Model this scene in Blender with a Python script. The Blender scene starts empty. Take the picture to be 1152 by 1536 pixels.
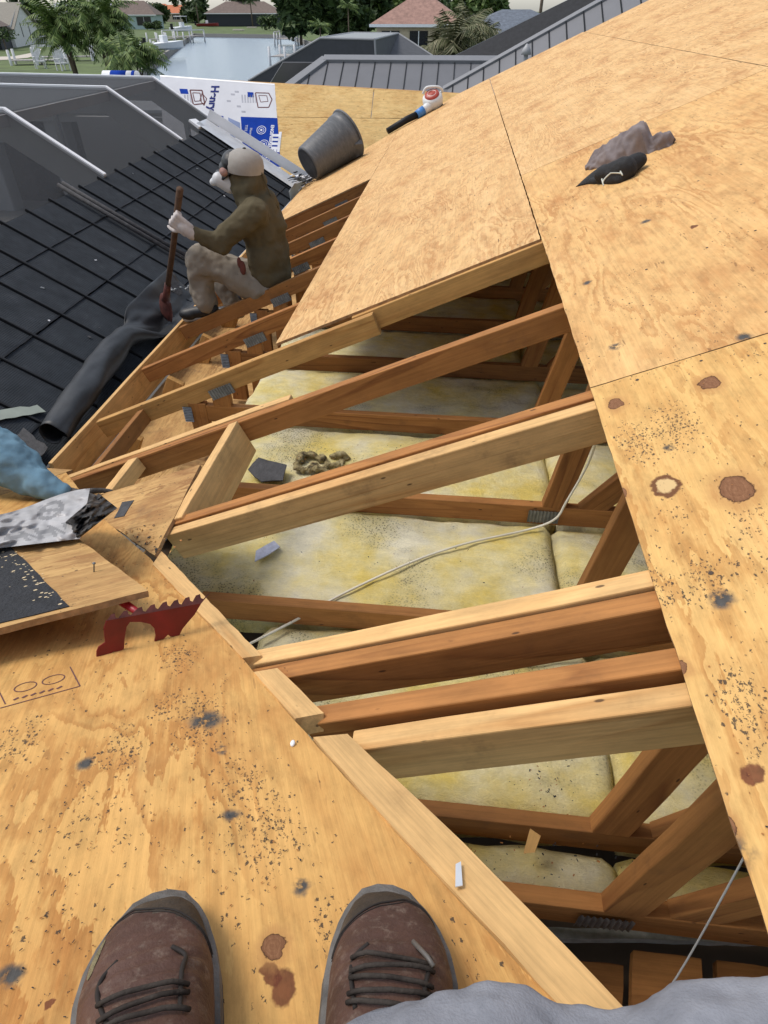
import bpy, bmesh, math, random
from mathutils import Vector, Matrix, noise
random.seed(7)
SC = bpy.context.scene
COL = SC.collection
R_ = math.radians
# ------------------------------------------------------------------ camera
ZC = 4.4                                   # eye height above the garden
FPX, CX, CY = 916.0, 576.0, 768.0          # lens in pixels of the 1152x1536 picture
PITCH, YAW = R_(39.41), R_(6.03)
CAM = Vector((0, 0, ZC))
FW = Vector((-math.sin(YAW)*math.cos(PITCH), math.cos(YAW)*math.cos(PITCH), -math.sin(PITCH)))
RT = Vector((math.cos(YAW), math.sin(YAW), 0))
DN = FW.cross(RT)
cd = bpy.data.cameras.new('camera'); cam = bpy.data.objects.new('camera', cd); COL.objects.link(cam)
cd.sensor_fit = 'VERTICAL'; cd.sensor_height = 36.0; cd.lens = FPX/1536.0*36.0
cd.clip_start = 0.02; cd.clip_end = 5000
m = Matrix((RT, -DN, -FW)).transposed().to_4x4(); m.translation = CAM; cam.matrix_world = m
SC.camera = cam
# ------------------------------------------------------------------ light
w = bpy.data.worlds.new('World'); SC.world = w; w.use_nodes = True
wn = w.node_tree; bg = wn.nodes['Background']
sky = wn.nodes.new('ShaderNodeTexSky'); sky.sky_type = 'NISHITA'; sky.sun_disc = False
SUN_EL, SUN_AZ = R_(60), R_(-82)           # azimuth measured from +Y towards +X
sky.sun_elevation = SUN_EL; sky.sun_rotation = SUN_AZ
sky.air_density = 1.0; sky.dust_density = 1.2; sky.ozone_density = 1.0
hsv = wn.nodes.new('ShaderNodeHueSaturation'); hsv.inputs['Saturation'].default_value = .5      # thin overcast: paler than a clear sky
wn.links.new(sky.outputs[0], hsv.inputs['Color']); wn.links.new(hsv.outputs[0], bg.inputs[0]); bg.inputs[1].default_value = 0.15
sd = bpy.data.lights.new('sun', 'SUN'); sd.energy = 1.6; sd.angle = R_(20); sd.color = (1.0, 0.92, 0.82)
sun = bpy.data.objects.new('sun', sd); COL.objects.link(sun)
sdir = Vector((math.sin(SUN_AZ)*math.cos(SUN_EL), math.cos(SUN_AZ)*math.cos(SUN_EL), math.sin(SUN_EL)))
sun.rotation_euler = sdir.to_track_quat('Z', 'Y').to_euler(); sun.location = (0, 0, 60)
SC.view_settings.view_transform = 'Standard'; SC.view_settings.look = 'None'
SC.view_settings.exposure = 0.5; SC.view_settings.gamma = 1.0; SC.view_settings.use_curve_mapping = False
# ------------------------------------------------------------------ the planes of the place
S = R_(23.55); T = math.tan(S); CS = math.cos(S); SN = math.sin(S)
E1, E2 = Vector((-SN, 0, CS)), Vector((0, SN, CS))       # normals of main slope and of the wing slope under the boots
A3 = R_(42); E3 = Vector((0, -math.sin(A3), math.cos(A3)))      # steep boarded slope at the far end
Q4 = R_(30); E4 = Vector((math.sin(Q4), 0, math.cos(Q4)))
O1 = Vector((0, 0, ZC-.857)); O2 = Vector((0, 0, ZC-.685)); O3 = Vector((-.03, 10.03, ZC-.87)); O4 = Vector((-2.0, 3, ZC-1.75))
def V(x, y, z): return Vector((x, y, z+ZC))               # heights told from eye level
def ray(px, py): return FW + RT*((px-CX)/FPX) + DN*((py-CY)/FPX)
def hit(px, py, n, o, off=0.0):
    r = ray(px, py); return CAM + r*((n.dot(o-CAM)+off)/n.dot(r))
def s1(px, py, off=0): return hit(px, py, E1, O1, off)
def s2(px, py, off=0): return hit(px, py, E2, O2, off)
def s3(px, py, off=0): return hit(px, py, E3, O3, off)
def s4(px, py, off=0): return hit(px, py, E4, O4, off)
def aty(px, py, y): return hit(px, py, Vector((0, 1, 0)), Vector((0, y, 0)))
def atz(px, py, z): return hit(px, py, Vector((0, 0, 1)), Vector((0, 0, z)))
def z1(x): return ZC-.857+T*x
def on1(x, y, off=0): return Vector((x, y, z1(x))) + E1*off
def on2(x, y, off=0): return Vector((x, y, ZC-.685-T*y)) + E2*off
# ------------------------------------------------------------------ materials
class NT:
    def __init__(s, name):
        s.m = bpy.data.materials.new(name); s.m.use_nodes = True
        s.t = s.m.node_tree; s.b = s.t.nodes['Principled BSDF']; s._oc = None
    def n(s, typ, ins=None, **props):
        nd = s.t.nodes.new('ShaderNode'+typ)
        for k, v in props.items(): setattr(nd, k, v)
        for k, v in (ins or {}).items(): s.set(nd.inputs[k], v)
        return nd
    def set(s, sock, v):
        if isinstance(v, bpy.types.Node): s.t.links.new(v.outputs[0], sock)
        elif isinstance(v, bpy.types.NodeSocket): s.t.links.new(v, sock)
        else:
            if isinstance(v, tuple) and len(v) == 3 and sock.type == 'RGBA': v = v+(1,)
            sock.default_value = v
    def ma(s, op, a, b=0.5, c=None, clamp=False):
        d = {0: a, 1: b}
        if c is not None: d[2] = c
        return s.n('Math', d, operation=op, use_clamp=clamp)
    def mix(s, f, a, b, blend='MIX'):
        return s.n('Mix', {0: f, 6: a, 7: b}, data_type='RGBA', blend_type=blend).outputs[2]
    def ramp(s, f, stops):
        r = s.n('ValToRGB', {0: f}); e = r.color_ramp.elements
        while len(e) < len(stops): e.new(.5)
        for i, (p, c) in enumerate(stops):
            e[i].position = p; e[i].color = (c if isinstance(c, tuple) else (c, c, c))+(1,)
        return r
    def step(s, x, a, b): return s.n('MapRange', {0: x, 1: a, 2: b, 3: 0.0, 4: 1.0}, interpolation_type='SMOOTHSTEP')
    def oc(s): 
        if s._oc is None: s._oc = s.n('TexCoord').outputs['Object']
        return s._oc
    def rnd(s):
        o = s.n('ObjectInfo').outputs['Random']
        return s.n('VectorMath', {0: s.oc(), 1: s.n('CombineXYZ', {0: s.ma('MULTIPLY', o, 37.0), 1: s.ma('MULTIPLY', o, 91.0), 2: s.ma('MULTIPLY', o, 17.0)})}, operation='ADD')
    def sc(s, vec, x, y, z): return s.n('VectorMath', {0: vec, 1: (x, y, z)}, operation='MULTIPLY')
    def noise(s, vec, scale, detail=3.0, rough=.5, dist=0.0):
        d = {'Vector': vec} if vec is not None else {}
        d.update({'Scale': scale, 'Detail': detail, 'Roughness': rough, 'Distortion': dist}); return s.n('TexNoise', d)
    def vor(s, vec, scale, feature='F1'):
        return s.n('TexVoronoi', {'Vector': vec, 'Scale': scale}, feature=feature)
    def bump(s, h, strength=.3, dist=.01):
        s.set(s.b.inputs['Normal'], s.n('Bump', {'Height': h, 'Strength': strength, 'Distance': dist}).outputs[0])
    def out(s, col, rough=.6, metal=0.0, spec=None):
        s.set(s.b.inputs['Base Color'], col); s.set(s.b.inputs['Roughness'], rough); s.set(s.b.inputs['Metallic'], metal)
        if spec is not None: s.b.inputs['Specular IOR Level'].default_value = spec
        return s.m
def plain(name, col, rough=.6, metal=0.0, var=.15, scale=6.0, bump=0.0, bscale=60.0, spec=None):
    k = NT(name); v = k.rnd()
    n1 = k.noise(v, scale, 4.0, .6)
    d = k.ramp(n1, [(.3, 1.0-var), (.7, 1.0+var)])
    c = k.mix(1.0, col, d.outputs[0], 'MULTIPLY')
    if bump: k.bump(k.noise(v, bscale, 4.0, .6), bump)
    return k.out(c, rough, metal, spec)
def plywood(name, light, dark, freq=34.0, specks=.5, spots=(), dash=.5, blot=0.0, stretch=(.55, 3.6), band=.6):
    """rotary-cut veneer: long cathedral rings, grain streaks, tar specks, knots at given places"""
    k = NT(name); oc = k.oc(); v = k.rnd()
    wob = k.noise(oc, 26.0, 4.0, .65)
    wv = k.n('VectorMath', {0: oc, 1: k.n('VectorMath', {0: k.n('VectorMath', {0: wob.outputs[1], 1: (.5, .5, .5)}, operation='SUBTRACT'), 1: (.03, .03, 0)}, operation='MULTIPLY')}, operation='ADD')
    base = k.noise(k.sc(v, stretch[0], stretch[1], .3), 1.0, 2.4, .5, 1.1)
    ph = k.ma('ADD', k.ma('MULTIPLY', base, freq), k.ma('MULTIPLY', k.noise(k.sc(v, 2.4, 9, 1), 2.2, 5.0, .65), 3.2))
    ring = k.ramp(k.ma('FRACT', ph), [(0.0, 0.0), (.42, .08), (.72, .85), (.92, 1.0), (1.0, 0.0)])
    wide = k.ramp(k.ma('FRACT', k.ma('MULTIPLY', ph, .31)), [(0.0, 0.0), (.5, .05), (.8, 1.0), (1.0, .0)])
    contrast = k.step(k.noise(k.sc(v, .8, 1.6, 1), 1.9, 3.0, .6), .36, .64)
    rg = k.ma('MULTIPLY', ring, k.ma('ADD', k.ma('MULTIPLY', contrast, band), .14))
    rg = k.ma('MAXIMUM', rg, k.ma('MULTIPLY', wide, k.ma('MULTIPLY', k.noise(k.sc(v, 1.5, 3, 1), 3.0, 4.0, .6), band*1.1)))
    streak = k.noise(k.sc(v, 3.0, 150, 1), 1.0, 5.0, .7)
    tone = k.noise(k.sc(v, 1.1, 1.8, 1), 2.6, 5.0, .65)
    mott = k.noise(k.sc(v, 1.0, 2.4, 1), 15.0, 6.0, .72)
    c = k.mix(rg, light, dark)
    c = k.mix(k.ma('MULTIPLY', k.step(tone, .48, .72), .55), c, (dark[0]*.92, dark[1]*.82, dark[2]*.8))
    c = k.mix(k.ma('MULTIPLY', k.step(tone, .5, .3), .4), c, (min(.8, light[0]*1.12), light[1]*1.16, light[2]*1.3))
    c = k.mix(1.0, c, k.ramp(streak, [(.25, .82), (.7, 1.08)]).outputs[0], 'MULTIPLY')
    c = k.mix(1.0, c, k.ramp(mott, [(.28, .76), (.5, 1.0), (.72, 1.1)]).outputs[0], 'MULTIPLY')
    ck = k.noise(k.sc(v, 13, 80, 1), 1.0, 2.0, .5)
    ckm = k.ma('MULTIPLY', k.step(ck, .685, .73), k.step(k.noise(k.sc(v, 1.5, 2, 1), 3.0, 1.0), .36, .58))
    c = k.mix(k.ma('MULTIPLY', ckm, dash), c, (.11, .05, .022))
    dens = k.ma('MULTIPLY', k.step(k.noise(k.sc(v, .8, 1.3, 1), 3.8, 5.0, .66), .50, .80), .8*specks)
    def dist(sx, sy, ax=.8):
        dv = k.sc(k.n('VectorMath', {0: wv, 1: (sx, sy, 0)}, operation='SUBTRACT'), ax, 1, 0)
        return k.n('VectorMath', {0: dv}, operation='LENGTH').outputs['Value']
    for (sx, sy, r, kind) in spots:
        if kind == 'spray': dens = k.ma('MAXIMUM', dens, k.ma('MULTIPLY', k.ma('SUBTRACT', 1.0, k.step(dist(sx, sy, .55), 0.0, r)), .85))
    spm = None; fw = k.noise(oc, 240.0, 3.0, .7)
    for (scl, rad) in ((190.0, .40), (330.0, .5)):
        sp = k.vor(k.n('VectorMath', {0: k.sc(v, .62, 1, 1), 1: k.n('VectorMath', {0: fw.outputs[1], 1: (.010, .010, 0)}, operation='MULTIPLY')}, operation='ADD'), scl)
        sep = k.n('SeparateColor', {0: sp.outputs['Color']})
        pick = k.ma('LESS_THAN', sep.outputs[0], k.ma('ADD', k.ma('MULTIPLY', dens, .8), .012*specks))
        rr = k.ma('MULTIPLY', k.ma('ADD', sep.outputs[1], .25), rad)
        m_ = k.ma('MULTIPLY', pick, k.step(k.ma('SUBTRACT', rr, sp.outputs['Distance']), -.02, .1))
        spm = m_ if spm is None else k.ma('MAXIMUM', spm, m_)
    c = k.mix(k.ma('MULTIPLY', spm, .88), c, (.05, .04, .032))
    dirt = k.ma('MULTIPLY', k.step(k.noise(v, 4.6, 7.0, .7), .56, .74), .4*specks+blot)
    c = k.mix(dirt, c, (.17, .105, .06))
    for (sx, sy, r, kind) in spots:
        if kind == 'spray': continue
        ds = dist(sx, sy, .8 if kind != 'tar' else 1.0)
        if kind == 'tar':
            msk = k.ma('MULTIPLY', k.ma('SUBTRACT', 1.0, k.step(ds, r*.35, r*1.2)), k.step(wob, .34, .46)); c = k.mix(msk, c, k.ramp(wob, [(.3, (.04, .037, .034)), (.7, (.11, .105, .098))]).outputs[0])
        elif kind == 'ring':
            c = k.mix(k.ma('SUBTRACT', 1.0, k.step(ds, r*.9, r*1.1)), c, (.16, .07, .03)); c = k.mix(k.ma('SUBTRACT', 1.0, k.step(ds, r*.55, r*.75)), c, (.6, .42, .2))
        elif kind == 'stain':
            c = k.mix(k.ma('MULTIPLY', k.ma('SUBTRACT', 1.0, k.step(ds, r*.45, r*.62)), .9), c, k.ramp(wob, [(.35, (.05, .014, .01)), (.6, (.16, .05, .025))]).outputs[0])
        else:
            c = k.mix(k.ma('MULTIPLY', k.ma('SUBTRACT', 1.0, k.step(ds, r*1.0, r*2.1)), .6), c, (.42, .21, .075))
            rings = k.ma('FRACT', k.ma('MULTIPLY', ds, 3.5/r))
            kc = k.mix(k.ma('MULTIPLY', rings, .5), k.ramp(k.noise(k.sc(oc, 1, 3, 1), 70.0, 4.0, .7), [(.3, (.17, .075, .035)), (.7, (.30, .15, .075))]).outputs[0], (.15, .065, .03))
            c = k.mix(k.ma('SUBTRACT', 1.0, k.step(ds, r*.92, r*1.04)), c, (.07, .03, .015)); c = k.mix(k.ma('SUBTRACT', 1.0, k.step(ds, r*.84, r*.94)), c, kc)
    k.bump(k.ma('ADD', k.ma('MULTIPLY', streak, .6), k.ma('ADD', k.ma('MULTIPLY', spm, .9), k.ma('MULTIPLY', mott, .5))), .3, .004)
    return k.out(c, .8, 0.0, .2)
def lumber(name, light, dark, rings=16.0, spread=.25):
    k = NT(name); v = k.rnd(); rv = k.n('ObjectInfo').outputs['Random']
    base = k.noise(k.sc(v, .5, 7, 7), 1.0, 1.5, .5, .3)
    fr = k.ma('FRACT', k.ma('MULTIPLY', base, rings))
    ring = k.ramp(fr, [(0.0, 0.0), (.6, .3), (.9, 1.0), (1.0, .05)])
    st = k.noise(k.sc(v, 3, 160, 160), 1.0, 4.0, .65)
    c = k.mix(k.ma('MULTIPLY', ring, k.step(k.noise(k.sc(v, .8, 4, 4), 2.0, 2.0), .3, .75)), light, dark)
    c = k.mix(1.0, c, k.ramp(k.noise(k.sc(v, 2, 6, 6), 3.0, 5.0, .7), [(.3, .78), (.6, 1.05)]).outputs[0], 'MULTIPLY')
    c = k.mix(1.0, c, k.ramp(st, [(.25, .8), (.7, 1.1)]).outputs[0], 'MULTIPLY')
    tone = k.ma('ADD', k.ma('MULTIPLY', rv, spread*2), 1.0-spread)
    c = k.mix(1.0, c, k.n('CombineColor', {0: tone, 1: tone, 2: tone}).outputs[0], 'MULTIPLY')
    kn = k.vor(k.sc(v, 2.4, 9, 9), 1.0); kd = k.ma('ADD', kn.outputs['Distance'], k.ma('MULTIPLY', k.noise(v, 60.0), .05))
    c = k.mix(k.ma('MULTIPLY', k.ma('SUBTRACT', 1.0, k.step(kd, .05, .075)), .8), c, (.10, .04, .018))
    nl = k.vor(k.sc(v, 9, 26, 26), 1.0); c = k.mix(k.ma('MULTIPLY', k.ma('SUBTRACT', 1.0, k.step(nl.outputs['Distance'], .05, .09)), .8), c, (.04, .02, .012))
    g = k.step(k.noise(v, 7.0, 5.0, .7), .55, .75)
    c = k.mix(k.ma('MULTIPLY', g, .35), c, (.09, .05, .03))
    k.bump(k.ma('ADD', st, ring), .2, .003)
    return k.out(c, .75, 0.0, .25)
M = {}
M['ply_far'] = plywood('plywood_clean', (.68, .435, .195), (.45, .225, .08), 20, .12, dash=1.0, band=.55, stretch=(.8, 3.2))
M['ply_tri'] = plywood('plywood_pale', (.68, .435, .195), (.44, .215, .078), 18, .15, dash=.9, band=.6, stretch=(.8, 3.0))
M['ply_dirty'] = plywood('plywood_weathered', (.55, .34, .135), (.30, .155, .06), 14, .5, dash=.6, blot=.55, band=.85)
M['old'] = lumber('lumber_aged', (.37, .165, .05), (.20, .074, .022), 12, .22)
M['new'] = lumber('lumber_fresh', (.70, .44, .185), (.52, .265, .09), 8, .08)
M['mid'] = lumber('lumber_tan', (.56, .32, .11), (.37, .175, .052), 9, .1)
M['edge'] = plain('plywood_edge', (.34, .2, .09), .8, var=.35, scale=40, bump=.4)
M['black_roof'] = None
def rib_mat():
    k = NT('black_ribbed_sheet'); oc = k.oc(); v = k.rnd()
    wx = k.n('TexWave', {'Vector': k.sc(oc, 1, 0, 0), 'Scale': 26.0}); wy = k.n('TexWave', {'Vector': k.sc(oc, 0, 1, 0), 'Scale': 26.0}, bands_direction='Y')
    h = k.ma('MULTIPLY', wx.outputs[1], wy.outputs[1])
    n = k.noise(v, 9.0, 5.0, .7)
    c = k.ramp(n, [(.3, (.032, .037, .043)), (.62, (.048, .055, .064)), (.8, (.075, .082, .09))])
    c = k.mix(k.ma('MULTIPLY', h, .45), c.outputs[0], (.004, .004, .005))
    k.bump(k.ma('MULTIPLY', h, -1.0), .5, .004)
    return k.out(c, .9, 0, .08)
M['black_roof'] = rib_mat()
M['black'] = plain('black_metal', (.009, .010, .012), .5, var=.3, spec=.25)
M['black_soft'] = plain('black_rubber', (.02, .023, .026), .5, var=.35, scale=5, bump=.15, bscale=25)
M['tar'] = plain('tar_felt', (.014, .015, .018), .75, var=.5, scale=25, bump=.6, bscale=120)
M['grey_felt'] = plain('grey_felt', (.05, .05, .053), .8, var=.35, scale=30, bump=.5)
M['white_al'] = plain('white_aluminium', (.78, .79, .8), .35, var=.04)
M['grey_al'] = plain('grey_aluminium', (.30, .305, .315), .5, var=.06)
M['galv'] = plain('bare_metal', (.62, .64, .66), .35, .35, var=.12, scale=8)
M['galv_dull'] = plain('dull_galvanised', (.20, .21, .215), .5, .5, var=.3, scale=30)
M['white_film'] = plain('white_film', (.62, .63, .66), .9, spec=.08, var=.06, scale=3)
M['blue_ink'] = plain('blue_print', (.010, .045, .30), .9, spec=.08, var=.12)
M['pale_blue_ink'] = plain('pale_blue_print', (.22, .27, .42), .9, spec=.08, var=.1)
M['navy_ink'] = plain('navy_print', (.03, .04, .16), .9, spec=.08)
M['brown_ink'] = plain('brown_print', (.16, .08, .08), .9, spec=.08)
M['grey_ink'] = plain('grey_print', (.4, .41, .45), .9, spec=.08)
M['white_ink'] = plain('white_print', (.7, .72, .76), .9, spec=.08)
M['drywall'] = plain('old_ceiling_board', (.10, .07, .045), .9)
M['stucco'] = plain('stucco', (.62, .6, .56), .9, var=.05)
M['wire'] = plain('white_cable', (.66, .63, .52), .5)
M['red'] = plain('red_paint', (.17, .008, .011), .4, var=.35, scale=14)
M['steel_worn'] = plain('worn_red_steel', (.11, .028, .02), .5, .3, var=.5, scale=40)
def insul():
    k = NT('fibreglass'); v = k.rnd()
    n = k.noise(v, 4.0, 5.0, .6); n2 = k.noise(k.sc(v, 1, 2, 1), 11.0, 5.0, .7)
    c = k.ramp(n, [(.34, (.84, .67, .20)), (.5, (.86, .76, .40)), (.66, (.85, .80, .60))])
    c = k.mix(1.0, c.outputs[0], k.ramp(n2, [(.3, .84), (.65, 1.06)]).outputs[0], 'MULTIPLY')
    g = k.step(k.noise(v, 2.2, 4.0, .65), .50, .70)
    sp = k.vor(v, 120.0); m_ = k.ma('MULTIPLY', g, k.step(sp.outputs['Distance'], .42, .25))
    c = k.mix(k.ma('MULTIPLY', m_, .85), c, (.06, .05, .03))
    fib = k.noise(k.sc(v, 1, 3.5, 1), 70.0, 6.0, .75, 1.5)
    c = k.mix(1.0, c, k.ramp(fib, [(.3, .84), (.6, 1.06)]).outputs[0], 'MULTIPLY')
    c = k.mix(k.ma('MULTIPLY', g, .35), c, (.24, .21, .13))
    k.bump(k.ma('ADD', k.ma('ADD', k.noise(v, 45.0, 6.0, .75), fib), k.ma('MULTIPLY', n, .6)), .65, .02)
    return k.out(c, .95, 0.0, .1)
M['insul'] = insul()
# ------------------------------------------------------------------ mesh helpers
def link(o, parent=None):
    COL.objects.link(o)
    if parent is not None: o.parent = parent
    return o
def tag(o, label, cat, group=None, kind=None):
    if label: o['label'] = label
    if cat: o['category'] = cat
    if group: o['group'] = group
    if kind: o['kind'] = kind
    return o
def empty(name, loc, label, cat, group=None):
    o = bpy.data.objects.new(name, None); o.location = loc; o.empty_display_size = .1; link(o)
    bpy.context.view_layer.update()
    return tag(o, label, cat, group)
def put(o, parent):
    """parent keeping the world placement (parents carry translation only)"""
    if parent is not None:
        o.parent = parent; o.matrix_parent_inverse = world(parent).inverted()
    return o
def world(o):
    if o.parent is None: return o.matrix_basis.copy()
    return world(o.parent) @ o.matrix_parent_inverse @ o.matrix_basis
def mesh(name, vs, fs, mat, parent=None, smooth=False, mw=None, mats=None, fm=None):
    me = bpy.data.meshes.new(name); me.from_pydata([tuple(v) for v in vs], [], fs); me.update()
    for mm in (mats or [mat]): me.materials.append(mm)
    if fm: me.polygons.foreach_set('material_index', fm)
    if smooth: me.polygons.foreach_set('use_smooth', [True]*len(me.polygons))
    o = bpy.data.objects.new(name, me); link(o)
    if mw is not None: o.matrix_basis = mw
    put(o, parent); return o
def frame(o, x, z):
    x = x.normalized(); z = (z - x*z.dot(x)).normalized(); y = z.cross(x)
    mm = Matrix((x, y, z)).transposed().to_4x4(); mm.translation = o; return mm
BOXF = [(0, 3, 2, 1), (4, 5, 6, 7), (0, 1, 5, 4), (1, 2, 6, 5), (2, 3, 7, 6), (3, 0, 4, 7)]
def boxv(x0, x1, y0, y1, z0, z1_): return [(x0, y0, z0), (x1, y0, z0), (x1, y1, z0), (x0, y1, z0), (x0, y0, z1_), (x1, y0, z1_), (x1, y1, z1_), (x0, y1, z1_)]
def box(name, x0, x1, y0, y1, z0, z1_, mat, parent=None, bev=0.0, mw=None):
    o = mesh(name, boxv(x0, x1, y0, y1, z0, z1_), BOXF, mat, None, mw=mw)
    if bev: bevel(o, bev)
    return put(o, parent)
def bevel(o, w, seg=1):
    bm = bmesh.new(); bm.from_mesh(o.data)
    bmesh.ops.bevel(bm, geom=bm.edges[:], offset=w, segments=seg, profile=.6, affect='EDGES', clamp_overlap=True)
    bm.to_mesh(o.data); bm.free()
def member(name, p0, p1, w, h, mat, parent=None, up=Vector((0, 0, 1)), bev=.003, rag=0.0):
    """a sawn timber: p0-p1 is the middle of its top face"""
    L = (p1-p0).length; n = 7
    vs = []; fs = []
    for i in range(n+1):
        x = L*i/n; j = (random.uniform(-1, 1)*.0015) if 0 < i < n else 0
        for (y, z) in ((-w/2, -h), (w/2, -h), (w/2, 0), (-w/2, 0)): vs.append((x, y+j, z+j*.7+random.uniform(-.0008, .0008)))
    for i in range(n):
        a = i*4
        for q in range(4): fs.append((a+q, a+(q+1) % 4, a+4+(q+1) % 4, a+4+q))
    fs += [(3, 2, 1, 0), (n*4, n*4+1, n*4+2, n*4+3)]
    fs = [f[::-1] for f in fs]
    o = mesh(name, vs, fs, mat, None, mw=frame(p0, p1-p0, up))
    if bev:
        bm = bmesh.new(); bm.from_mesh(o.data); bmesh.ops.recalc_face_normals(bm, faces=bm.faces[:])
        es = [e for e in bm.edges if len(e.link_faces) == 2 and e.calc_face_angle(0) > .8]
        bmesh.ops.bevel(bm, geom=es, offset=bev, segments=2, profile=.5, affect='EDGES', clamp_overlap=True)
        bm.to_mesh(o.data); bm.free()
    return put(o, parent)
def sheet(name, pts, ex, ez, th, mat, parent=None, edge=None, org=None, rough=.0):
    """a board with the outline pts (world) in its top face; local x runs along the grain"""
    o0 = org or pts[0]; mw = frame(o0, ex, ez); inv = mw.inverted()
    loc = [inv @ p for p in pts]
    area = sum(loc[i].x*loc[(i+1) % len(loc)].y-loc[(i+1) % len(loc)].x*loc[i].y for i in range(len(loc)))
    if area < 0: loc.reverse()
    if rough:
        ll = []
        for i, p in enumerate(loc):
            q = loc[(i+1) % len(loc)]; k = max(1, int((q-p).length/.04)); nn = Vector((-(q-p).y, (q-p).x, 0)).normalized()
            for j in range(k):
                t = j/k; ll.append(p.lerp(q, t) + (nn*random.uniform(-rough, rough) if 0 < j else Vector()))
        loc = ll
    n = len(loc)
    vs = [(p.x, p.y, 0) for p in loc]+[(p.x, p.y, -th) for p in loc]
    fs = [tuple(range(n)), tuple(range(2*n-1, n-1, -1))]+[(i, n+i, n+(i+1) % n, (i+1) % n) for i in range(n)]
    mats = [mat, edge or M['edge']]; fm = [0, 0]+[1]*n
    return mesh(name, vs, fs, mat, parent, mw=mw, mats=mats, fm=fm)
def tubev(pts, rad, n=8, cap=True, ell=None):
    vs = []; fs = []; pts = [Vector(p) for p in pts]
    up = None
    for i, p in enumerate(pts):
        t = (pts[min(i+1, len(pts)-1)]-pts[max(i-1, 0)]).normalized()
        if up is None: up = Vector((0, 0, 1)) if abs(t.z) < .9 else Vector((1, 0, 0))
        b = t.cross(up).normalized(); up = b.cross(t).normalized()
        r = rad[i] if isinstance(rad, (list, tuple)) else rad
        for q in range(n):
            a = 2*math.pi*q/n; vs.append(p+b*(math.cos(a)*r*(ell or 1))+up*(math.sin(a)*r))
    for i in range(len(pts)-1):
        for q in range(n): fs.append((i*n+q, i*n+(q+1) % n, (i+1)*n+(q+1) % n, (i+1)*n+q))
    if cap: fs += [tuple(range(n-1, -1, -1)), tuple(range((len(pts)-1)*n, len(pts)*n))]
    return vs, fs
def tube(name, pts, rad, mat, parent=None, n=8, smooth=True):
    vs, fs = tubev(pts, rad, n); return mesh(name, vs, fs, mat, parent, smooth)
def spline(pts, k=6):
    pts = [Vector(p) for p in pts]; out = []
    for i in range(len(pts)-1):
        p0, p1, p2, p3 = pts[max(i-1, 0)], pts[i], pts[i+1], pts[min(i+2, len(pts)-1)]
        for j in range(k):
            t = j/k; out.append(.5*((2*p1)+(p2-p0)*t+(2*p0-5*p1+4*p2-p3)*t*t+(3*p1-p0-3*p2+p3)*t**3))
    return out+[pts[-1]]
def merge(parts):
    vs = []; fs = []
    for v, f in parts:
        b = len(vs); vs += list(v); fs += [tuple(i+b for i in q) for q in f]
    return vs, fs
def lathe(name, prof, mat, parent=None, n=32, mw=None, smooth=True, a0=0.0, a1=2*math.pi, closed=True):
    vs = []; fs = []; k = len(prof)
    for q in range(n):
        a = a0+(a1-a0)*q/n
        for (r, z) in prof: vs.append((r*math.cos(a), r*math.sin(a), z))
    for q in range(n):
        b = ((q+1) % n)*k
        for i in range(k-1): fs.append((q*k+i, b+i, b+i+1, q*k+i+1))
    o = mesh(name, vs, fs, mat, None, smooth, mw=mw); return put(o, parent)
def ellips(c, r, rot=None, seg=16):
    bm = bmesh.new(); bmesh.ops.create_uvsphere(bm, u_segments=seg, v_segments=seg//2, radius=1.0)
    mm = (rot.to_matrix() if rot is not None else Matrix.Identity(3)) @ Matrix.Diagonal(Vector(r))
    vs = [Vector(c)+mm @ v.co for v in bm.verts]; fs = [tuple(v.index for v in f.verts) for f in bm.faces]; bm.free(); return vs, fs
def capsule(p0, p1, r0, r1, n=12):
    p0, p1 = Vector(p0), Vector(p1); d = (p1-p0).normalized(); pts = []; rr = []
    for a in (85, 60, 30): pts.append(p0-d*r0*math.sin(R_(a))); rr.append(r0*math.cos(R_(a)))
    pts.append(p0); rr.append(r0)
    for t in (.33, .66): pts.append(p0.lerp(p1, t)); rr.append(r0+(r1-r0)*t)
    pts.append(p1); rr.append(r1)
    for a in (30, 60, 85): pts.append(p1+d*r1*math.sin(R_(a))); rr.append(r1*math.cos(R_(a)))
    return tubev(pts, rr, n)
def limb(pts, rad, n=12):
    out = []
    for i in range(len(pts)-1): out.append(capsule(pts[i], pts[i+1], rad[i], rad[i+1], n))
    return merge(out)
CL = {}
def clouds(size, depth=2):
    k = (size, depth)
    if k not in CL:
        t = bpy.data.textures.new('folds', 'CLOUDS'); t.noise_scale = size; t.noise_depth = depth; CL[k] = t
    return CL[k]
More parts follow.
